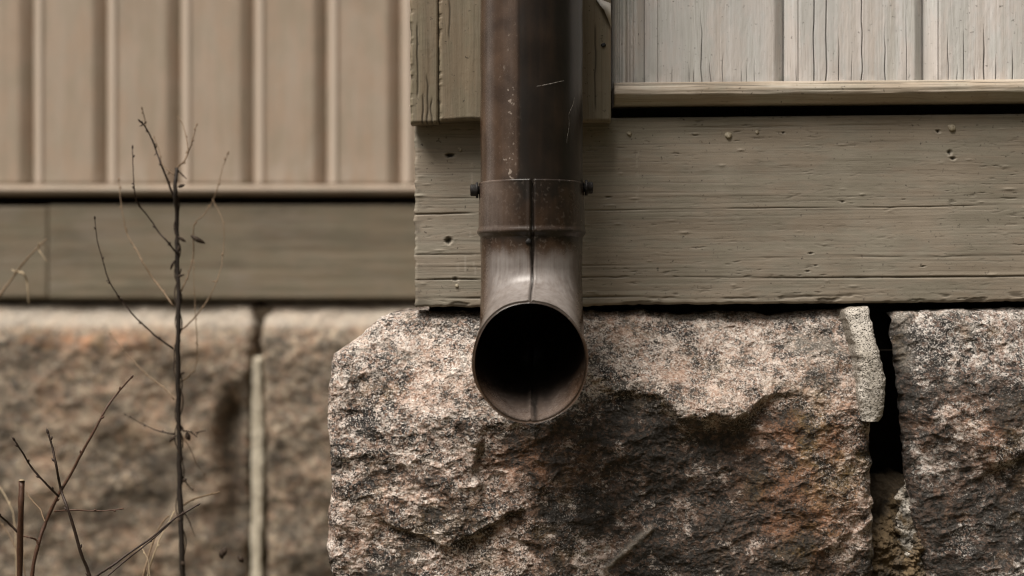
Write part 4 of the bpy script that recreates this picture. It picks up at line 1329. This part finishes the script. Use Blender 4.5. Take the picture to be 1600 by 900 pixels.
# ------------------------------------------------------------------ bare plants
def catmull(pts, step=4):
    pts = [np.array(p, float) for p in pts]
    P = [2 * pts[0] - pts[1]] + pts + [2 * pts[-1] - pts[-2]]
    out = []
    for i in range(1, len(P) - 2):
        for k_ in range(step):
            t_ = k_ / step
            a, b_, c_, d_ = P[i - 1], P[i], P[i + 1], P[i + 2]
            out.append(0.5 * ((2 * b_) + (c_ - a) * t_ + (2 * a - 5 * b_ + 4 * c_ - d_) * t_ ** 2 + (3 * b_ - a - 3 * c_ + d_) * t_ ** 3))
    out.append(pts[-1])
    return out


def tube(pts, r0, r1, ns=7, v=None, f=None, jit=0.0, cap=True, knob=None):
    v = [] if v is None else v
    f = [] if f is None else f
    off = len(v)
    n_ = len(pts)
    prev = None
    for i, p in enumerate(pts):
        tdir = pts[min(i + 1, n_ - 1)] - pts[max(i - 1, 0)]
        tdir = tdir / (np.linalg.norm(tdir) + 1e-12)
        ref = np.array((0, 1.0, 0)) if prev is None else prev
        e1 = ref - tdir * ref.dot(tdir)
        e1 = e1 / (np.linalg.norm(e1) + 1e-12)
        prev = e1
        e2 = np.cross(tdir, e1)
        r = r0 + (r1 - r0) * i / (n_ - 1)
        r *= 1 + rnd.uniform(-jit, jit)
        for k_ in range(ns):
            a_ = 2 * math.pi * k_ / ns
            v.append(tuple(p + r * (math.cos(a_) * e1 + math.sin(a_) * e2)))
    for i in range(n_ - 1):
        for k_ in range(ns):
            j = (k_ + 1) % ns
            f.append((off + i * ns + k_, off + i * ns + j, off + (i + 1) * ns + j, off + (i + 1) * ns + k_))
    if cap:
        f.append(tuple(off + k_ for k_ in range(ns))[::-1])
        f.append(tuple(off + (n_ - 1) * ns + k_ for k_ in range(ns)))
    return v, f


def bud(v, f, p, d, ln, r):
    """pointed bud: short spindle"""
    d = d / np.linalg.norm(d)
    pts = [p + d * ln * q for q in (0, 0.3, 0.6, 0.85, 1.0)]
    off = len(v)
    e1 = np.cross(d, np.array((0.3, 1, 0.2)))
    e1 /= np.linalg.norm(e1)
    e2 = np.cross(d, e1)
    for q, rr in zip(pts, (0.7, 1.0, 0.85, 0.4, 0.05)):
        for k_ in range(6):
            a_ = math.pi * k_ / 3
            v.append(tuple(q + r * rr * (math.cos(a_) * e1 + math.sin(a_) * e2)))
    for i in range(4):
        for k_ in range(6):
            j = (k_ + 1) % 6
            f.append((off + i * 6 + k_, off + i * 6 + j, off + (i + 1) * 6 + j, off + (i + 1) * 6 + k_))
    f.append(tuple(off + 24 + k_ for k_ in range(6)))


def branch(name, parent, ppts, Y, w0, w1, mat, buds=0, dy=0.0, wob=0.8, budw=1.5, step=4, flake=0):
    """ppts in photo pixels; Y distance at the base, dy added along the length; widths in photo pixels"""
    s = Y / F
    n_ = len(ppts)
    P = []
    for i, (px, py) in enumerate(ppts):
        yy_ = Y + dy * i / max(1, n_ - 1) + (0.006 * rnd.uniform(-1, 1) if 0 < i else 0)
        P.append(at(px, py, yy_))
    P = catmull(P, step)
    P = [p + np.array([rnd.uniform(-1, 1), 0, rnd.uniform(-1, 1)]) * s * wob * 0.5 if 0 < i < len(P) - 1 else p for i, p in enumerate(P)]
    v, f = tube(P, w0 * s / 2, w1 * s / 2, 7, jit=0.12)
    sd = 1
    for b_ in range(buds):
        i = int((b_ + 0.7) / buds * (len(P) - 1))
        i = max(1, min(len(P) - 2, i))
        d = P[i + 1] - P[i - 1]
        d = d / np.linalg.norm(d)
        nrm = np.array((d[2], 0.3 * rnd.uniform(-1, 1), -d[0])) * sd
        sd = -sd
        r = (w0 + (w1 - w0) * i / len(P)) * s / 2
        bud(v, f, P[i] + nrm * r * 0.5, d * 0.9 + nrm * 0.55, budw * 3.2 * s, budw * s)
    if buds:
        d = P[-1] - P[-2]
        bud(v, f, P[-1] - d * 0.3, d, budw * 4.2 * s, budw * 1.1 * s)
    for q in range(flake):                                   # scraps of dry bark and leaf along the twig
        i = rnd.randrange(1, len(P) - 1)
        c = P[i]
        d = np.array((rnd.uniform(-1, 1), rnd.uniform(-.6, .6), rnd.uniform(-1, 0.6)))
        d /= np.linalg.norm(d)
        bud(v, f, c, d, rnd.uniform(3, 8) * s, rnd.uniform(0.7, 1.4) * s)
    return mk(name, v, f, mat, parent)


def dry_leaf(name, parent, px, py, Y, ln, wd, ang, mat, curl=0.4, thick=0.0004):
    """small curled leaf with thickness"""
    s = Y / F
    ca, sa = math.cos(ang), math.sin(ang)
    n_ = 7
    top, bot = [], []
    c = np.array(at(px, py, Y))
    for i in range(n_):
        t_ = i / (n_ - 1)
        hw = wd * s * 0.5 * math.sin(math.pi * (0.06 + 0.92 * t_)) ** 0.8
        al = ln * s * t_
        yb_ = -curl * ln * s * math.sin(math.pi * t_) * 0.5
        for q in (-1, 0, 1):
            lx, lz = al * ca - q * hw * sa, al * sa + q * hw * ca
            yq = yb_ + (0.35 * hw if q else 0)
            top.append(c + np.array((lx, yq - thick, lz)))
            bot.append(c + np.array((lx, yq + thick, lz)))
    v = top + bot
    N = len(top)
    f = []
    for i in range(n_ - 1):
        for q in (0, 1):
            a_ = i * 3 + q
            f.append((a_, a_ + 1, a_ + 4, a_ + 3))
            f.append((N + a_, N + a_ + 3, N + a_ + 4, N + a_ + 1))
        for q in (0, 2):
            a_ = i * 3 + q
            f.append((a_, a_ + 3, N + a_ + 3, N + a_) if q == 0 else (a_, N + a_, N + a_ + 3, a_ + 3))
    return mk(name, v, f, mat, parent)


# --- tall sapling
YS = 1.60
sap = thing("sapling", "tall thin bare sapling with a dark upright stem and fine side twigs", "sapling", at(291, 1120, YS)[:2] + (0.0,))
main = [(293, 1135), (290, 1000), (286, 900), (283, 830), (281, 760), (280, 690), (279, 620), (278, 545), (279, 470), (277, 400), (277, 340), (274, 300), (276, 262)]
branch("stem", sap, main, YS, 9.5, 6.0, M['stem'], wob=1.6, step=6)
for (pts, w0, w1, mt, b_, dy, fk) in (
        ([(271, 306), (262, 282), (252, 258), (243, 232), (234, 210), (226, 197), (219, 190)], 3.6, 1.8, 'twig_dark', 5, -0.03, 4),
        ([(228, 200), (226, 185), (222, 170)], 1.8, 1.0, 'twig_tan', 2, -0.01, 1),
        ([(273, 274), (260, 264), (252, 252), (249, 238), (241, 214)], 2.2, 1.2, 'twig_tan', 4, 0.03, 2),
        ([(277, 262), (288, 252), (293, 240), (299, 225), (303, 212), (307, 196)], 2.8, 1.2, 'twig_tan', 4, 0.0, 3),
        ([(294, 240), (291, 215), (286, 195), (278, 183)], 1.6, 0.9, 'twig_tan', 2, 0.03, 0),
        ([(276, 395), (262, 378), (247, 361), (230, 336), (215, 318), (210, 295), (208, 262), (207, 230)], 3.2, 1.2, 'twig_dark', 5, -0.04, 2),
        ([(283, 455), (291, 437), (297, 420), (302, 398), (303, 352), (318, 336), (333, 312), (341, 290), (348, 262), (356, 240)], 2.6, 1.1, 'twig_tan', 6, 0.05, 3),
        ([(327, 466), (338, 440), (346, 415), (350, 380), (349, 350), (342, 330), (333, 313)], 1.5, 1.1, 'twig_tan', 4, 0.06, 2),
        ([(271, 478), (252, 452), (240, 436), (222, 408), (212, 388), (198, 365), (193, 340), (188, 310), (186, 280)], 2.8, 1.1, 'twig_tan', 7, 0.08, 3),
        ([(271, 545), (250, 530), (232, 515), (210, 494), (190, 470), (178, 452), (168, 432), (160, 405), (152, 375), (148, 340)], 3.2, 1.1, 'twig_dark', 6, -0.05, 2),
        ([(281, 518), (292, 508), (308, 492), (318, 478), (327, 466)], 2.6, 1.8, 'twig_tan', 1, 0.04, 0),
        ([(283, 597), (296, 586), (305, 575), (308, 552), (307, 520), (305, 480), (303, 440), (302, 400)], 1.9, 1.0, 'twig_tan', 7, 0.05, 5),
        ([(272, 624), (256, 606), (240, 594), (222, 578), (204, 560), (190, 545), (172, 520)], 2.4, 1.0, 'twig_tan', 4, 0.07, 1),
        ([(273, 678), (250, 674), (232, 667), (214, 658), (196, 648)], 2.4, 1.1, 'twig_dark', 3, 0.02, 0),
        ([(284, 672), (298, 675), (308, 683)], 3.0, 2.0, 'leaf', 0, -0.01, 3),
        ([(306, 676), (314, 674), (321, 673)], 2.0, 1.4, 'twig_dark', 0, -0.01, 1),
        ([(283, 682), (297, 700), (306, 722), (320, 742)], 1.3, 0.8, 'twig_tan', 1, 0.06, 0),
        ([(286, 790), (300, 781), (320, 775), (342, 769)], 2.8, 2.2, 'twig_tan', 2, -0.06, 0),
        ([(285, 745), (293, 757), (303, 768)], 2.4, 1.0, 'leaf', 0, 0.02, 2),
        ([(284, 795), (294, 812), (305, 838)], 2.4, 1.0, 'leaf', 0, 0.02, 3),
        ([(277, 265), (284, 272), (291, 279)], 2.4, 1.6, 'leaf', 0, -0.01, 1)):
    branch("twig", sap, pts, YS, w0, w1, M[mt], b_, dy, budw=1.2 if w0 < 2.5 else 1.5, flake=fk)
# wind of a withered climber around the stem
for (y0, y1, ph0, sw) in ((300, 520, 0.0, 5.0), (420, 700, 2.0, 6.0), (560, 890, 4.0, 7.0)):
    pts = []
    n_ = 22
    for i in range(n_):
        yv = y0 + (y1 - y0) * i / (n_ - 1)
        xc = interp(-yv, [(-q[1], q[0]) for q in main])
        a_ = ph0 + i * 0.9
        pts.append(np.array(at(xc + sw * math.sin(a_), yv, YS - 0.004 * math.cos(a_))))
    v, f = tube(catmull(pts, 3), 0.0008, 0.0006, 6, jit=0.2)
    mk("dry_vine", v, f, M['leaf'], sap)
for i in range(14):
    yv = rnd.uniform(290, 880)
    xc = float(interp(-yv, [(-q[1], q[0]) for q in main]))
    dry_leaf("withered_leaf", sap, xc + rnd.uniform(-4, 5), yv, YS - 0.006 + rnd.uniform(-.004, .008), rnd.uniform(8, 18), rnd.uniform(3, 6), rnd.choice((-0.9, -1.2, -2.1, 0.5, -0.5, 1.9, -1.6)) + rnd.uniform(-.3, .3), M['leaf'], rnd.uniform(0.2, 0.7))
for (lx, ly, ln, an) in ((298, 368, 26, -0.5), (296, 688, 14, 1.9), (372, 868, 14, -0.9), (345, 858, 16, -1.4), (352, 855, 14, -1.7)):
    dry_leaf("withered_leaf", sap, lx, ly, YS, ln, 8, an, M['leaf'], 0.5)

# --- red-brown shrub at the lower left
YB = 1.42
shr = thing("shrub", "small red brown leafless shrub with budded twigs beside the cut stub", "shrub", at(40, 1150, YB)[:2] + (0.0,))
branch("stem", shr, [(36, 1160), (40, 1010), (50, 900), (60, 850), (72, 815), (92, 772), (112, 738), (132, 700), (150, 668), (165, 640), (182, 616), (206, 589)], YB, 7.5, 2.6, M['twig_red'], 6, 0.05, 0.6, 1.9)
branch("twig", shr, [(92, 776), (78, 762), (62, 745), (47, 727), (35, 707), (22, 687)], YB, 3.8, 2.4, M['twig_dark'], 4, -0.03, 0.6, 1.8)
branch("twig", shr, [(85, 799), (110, 797), (140, 798), (165, 798), (190, 795)], YB, 2.6, 1.8, M['twig_red'], 3, 0.0, 0.4, 1.5)
branch("twig", shr, [(61, 852), (56, 843), (46, 840), (36, 838)], YB, 3.4, 2.4, M['twig_red'], 0, 0.0)
branch("twig", shr, [(70, 815), (62, 795), (50, 782), (42, 770)], YB, 2.2, 1.2, M['twig_tan'], 1, 0.10)

dk = thing("young_shoot", "slender dark shoot with alternate buds crossing in front of the red brown shrub", "shoot", at(190, 1150, 1.37)[:2] + (0.0,))
branch("stem", dk, [(185, 1150), (170, 1000), (140, 899), (128, 868), (114, 820), (104, 790), (95, 765), (88, 728), (82, 700), (75, 676)], 1.37, 5.5, 3.2, M['twig_dark'], 7, 0.0, 0.5, 2.2)

stub = thing("cut_stub", "thick cut-off red brown stem with a flat top at the left edge", "stem", at(30, 1150, 1.40)[:2] + (0.0,))
branch("stem", stub, [(31, 1150), (31, 1000), (31, 900), (32, 830), (33, 790), (34, 752)], 1.40, 10.5, 9.0, M['twig_red'], 0, 0.0, 0.5)
branch("twig", stub, [(28, 832), (14, 818), (0, 806), (-22, 790)], 1.40, 4.0, 2.8, M['twig_dark'], 1, -0.02)
c = np.array(at(34, 751.2, 1.40))
v, f = tube([c, c + np.array((0.00005, 0, 0.0010))], 4.3 * 1.4 / F, 3.4 * 1.4 / F, 9)
mk("cut_face", v, f, M['straw'], stub)

# --- leaning paired canes
cane = thing("leaning_cane", "forked dark cane leaning to the right across the sapling's foot", "cane", at(40, 1100, 1.36)[:2] + (0.0,))
branch("stem", cane, [(40, 1080), (70, 960), (148, 902), (175, 884), (205, 862), (240, 838), (268, 814), (290, 800), (309, 789)], 1.36, 4.2, 2.8, M['twig_dark'], 2, 0.05, 0.5, 1.6)
branch("twig", cane, [(150, 915), (176, 893), (196, 876), (222, 856), (246, 836), (268, 815)], 1.365, 3.0, 2.2, M['twig_dark'], 1, 0.04, 0.5, 1.3)

st = thing("dry_straw", "pair of pale dry stalks standing between the cane and the sapling", "stalk", at(205, 1120, 1.5)[:2] + (0.0,))
branch("stalk", st, [(196, 1110), (210, 960), (224, 899), (234, 862), (246, 830), (257, 812), (264, 806)], 1.50, 4.0, 2.2, M['twig_tan'], 0, 0.03)
branch("stalk", st, [(206, 1115), (220, 960), (231, 899), (240, 868), (252, 838), (272, 800)], 1.51, 2.8, 1.8, M['straw'], 1, 0.02)
branch("stalk", st, [(262, 1110), (240, 960), (232, 882), (228, 868), (222, 856)], 1.47, 1.6, 1.0, M['straw'], 2, 0.02)

# --- pale dried weed reaching in at the far left
wd = thing("dried_weed", "tan dried weed stem with curled pale leaves against the far plinth board", "weed", at(-300, 1000, 1.75)[:2] + (0.0,))
branch("stem", wd, [(-320, 1000), (-170, 760), (-60, 560), (0, 462), (14, 442), (27, 424), (42, 405), (60, 386), (74, 373)], 1.75, 4.4, 2.2, M['twig_tan'], 0, 0.02)
branch("curled_leaf", wd, [(60, 386), (60, 381), (64, 379), (70, 384)], 1.76, 2.0, 1.0, M['straw'])
branch("curled_leaf", wd, [(60, 384), (61, 391), (66, 398), (74, 410)], 1.76, 2.4, 0.9, M['straw'])
branch("curled_leaf", wd, [(27, 424), (37, 428), (42, 440), (44, 455), (45, 475)], 1.78, 3.6, 2.0, M['straw'])
branch("curled_leaf", wd, [(27, 423), (22, 424), (19, 421)], 1.76, 2.6, 1.4, M['straw'])

# --- thin background grasses at the foot of the far wall
for i, (pts, Y_, mt) in enumerate((([(60, 1060), (40, 900), (22, 850), (0, 815), (-10, 800)], 1.62, 'twig_tan'),
                                   ([(30, 1060), (26, 900), (22, 812), (12, 782), (0, 762)], 1.66, 'straw'))):
    gth = thing("grass_stalk", ("thin tan stalk curving out of the lower left corner", "thin pale stalk behind the cut stub")[i], "stalk", at(pts[0][0], pts[0][1], Y_)[:2] + (0.0,))
    branch("stalk", gth, pts, Y_, 2.4, 1.2, M[mt], 1, 0.03)
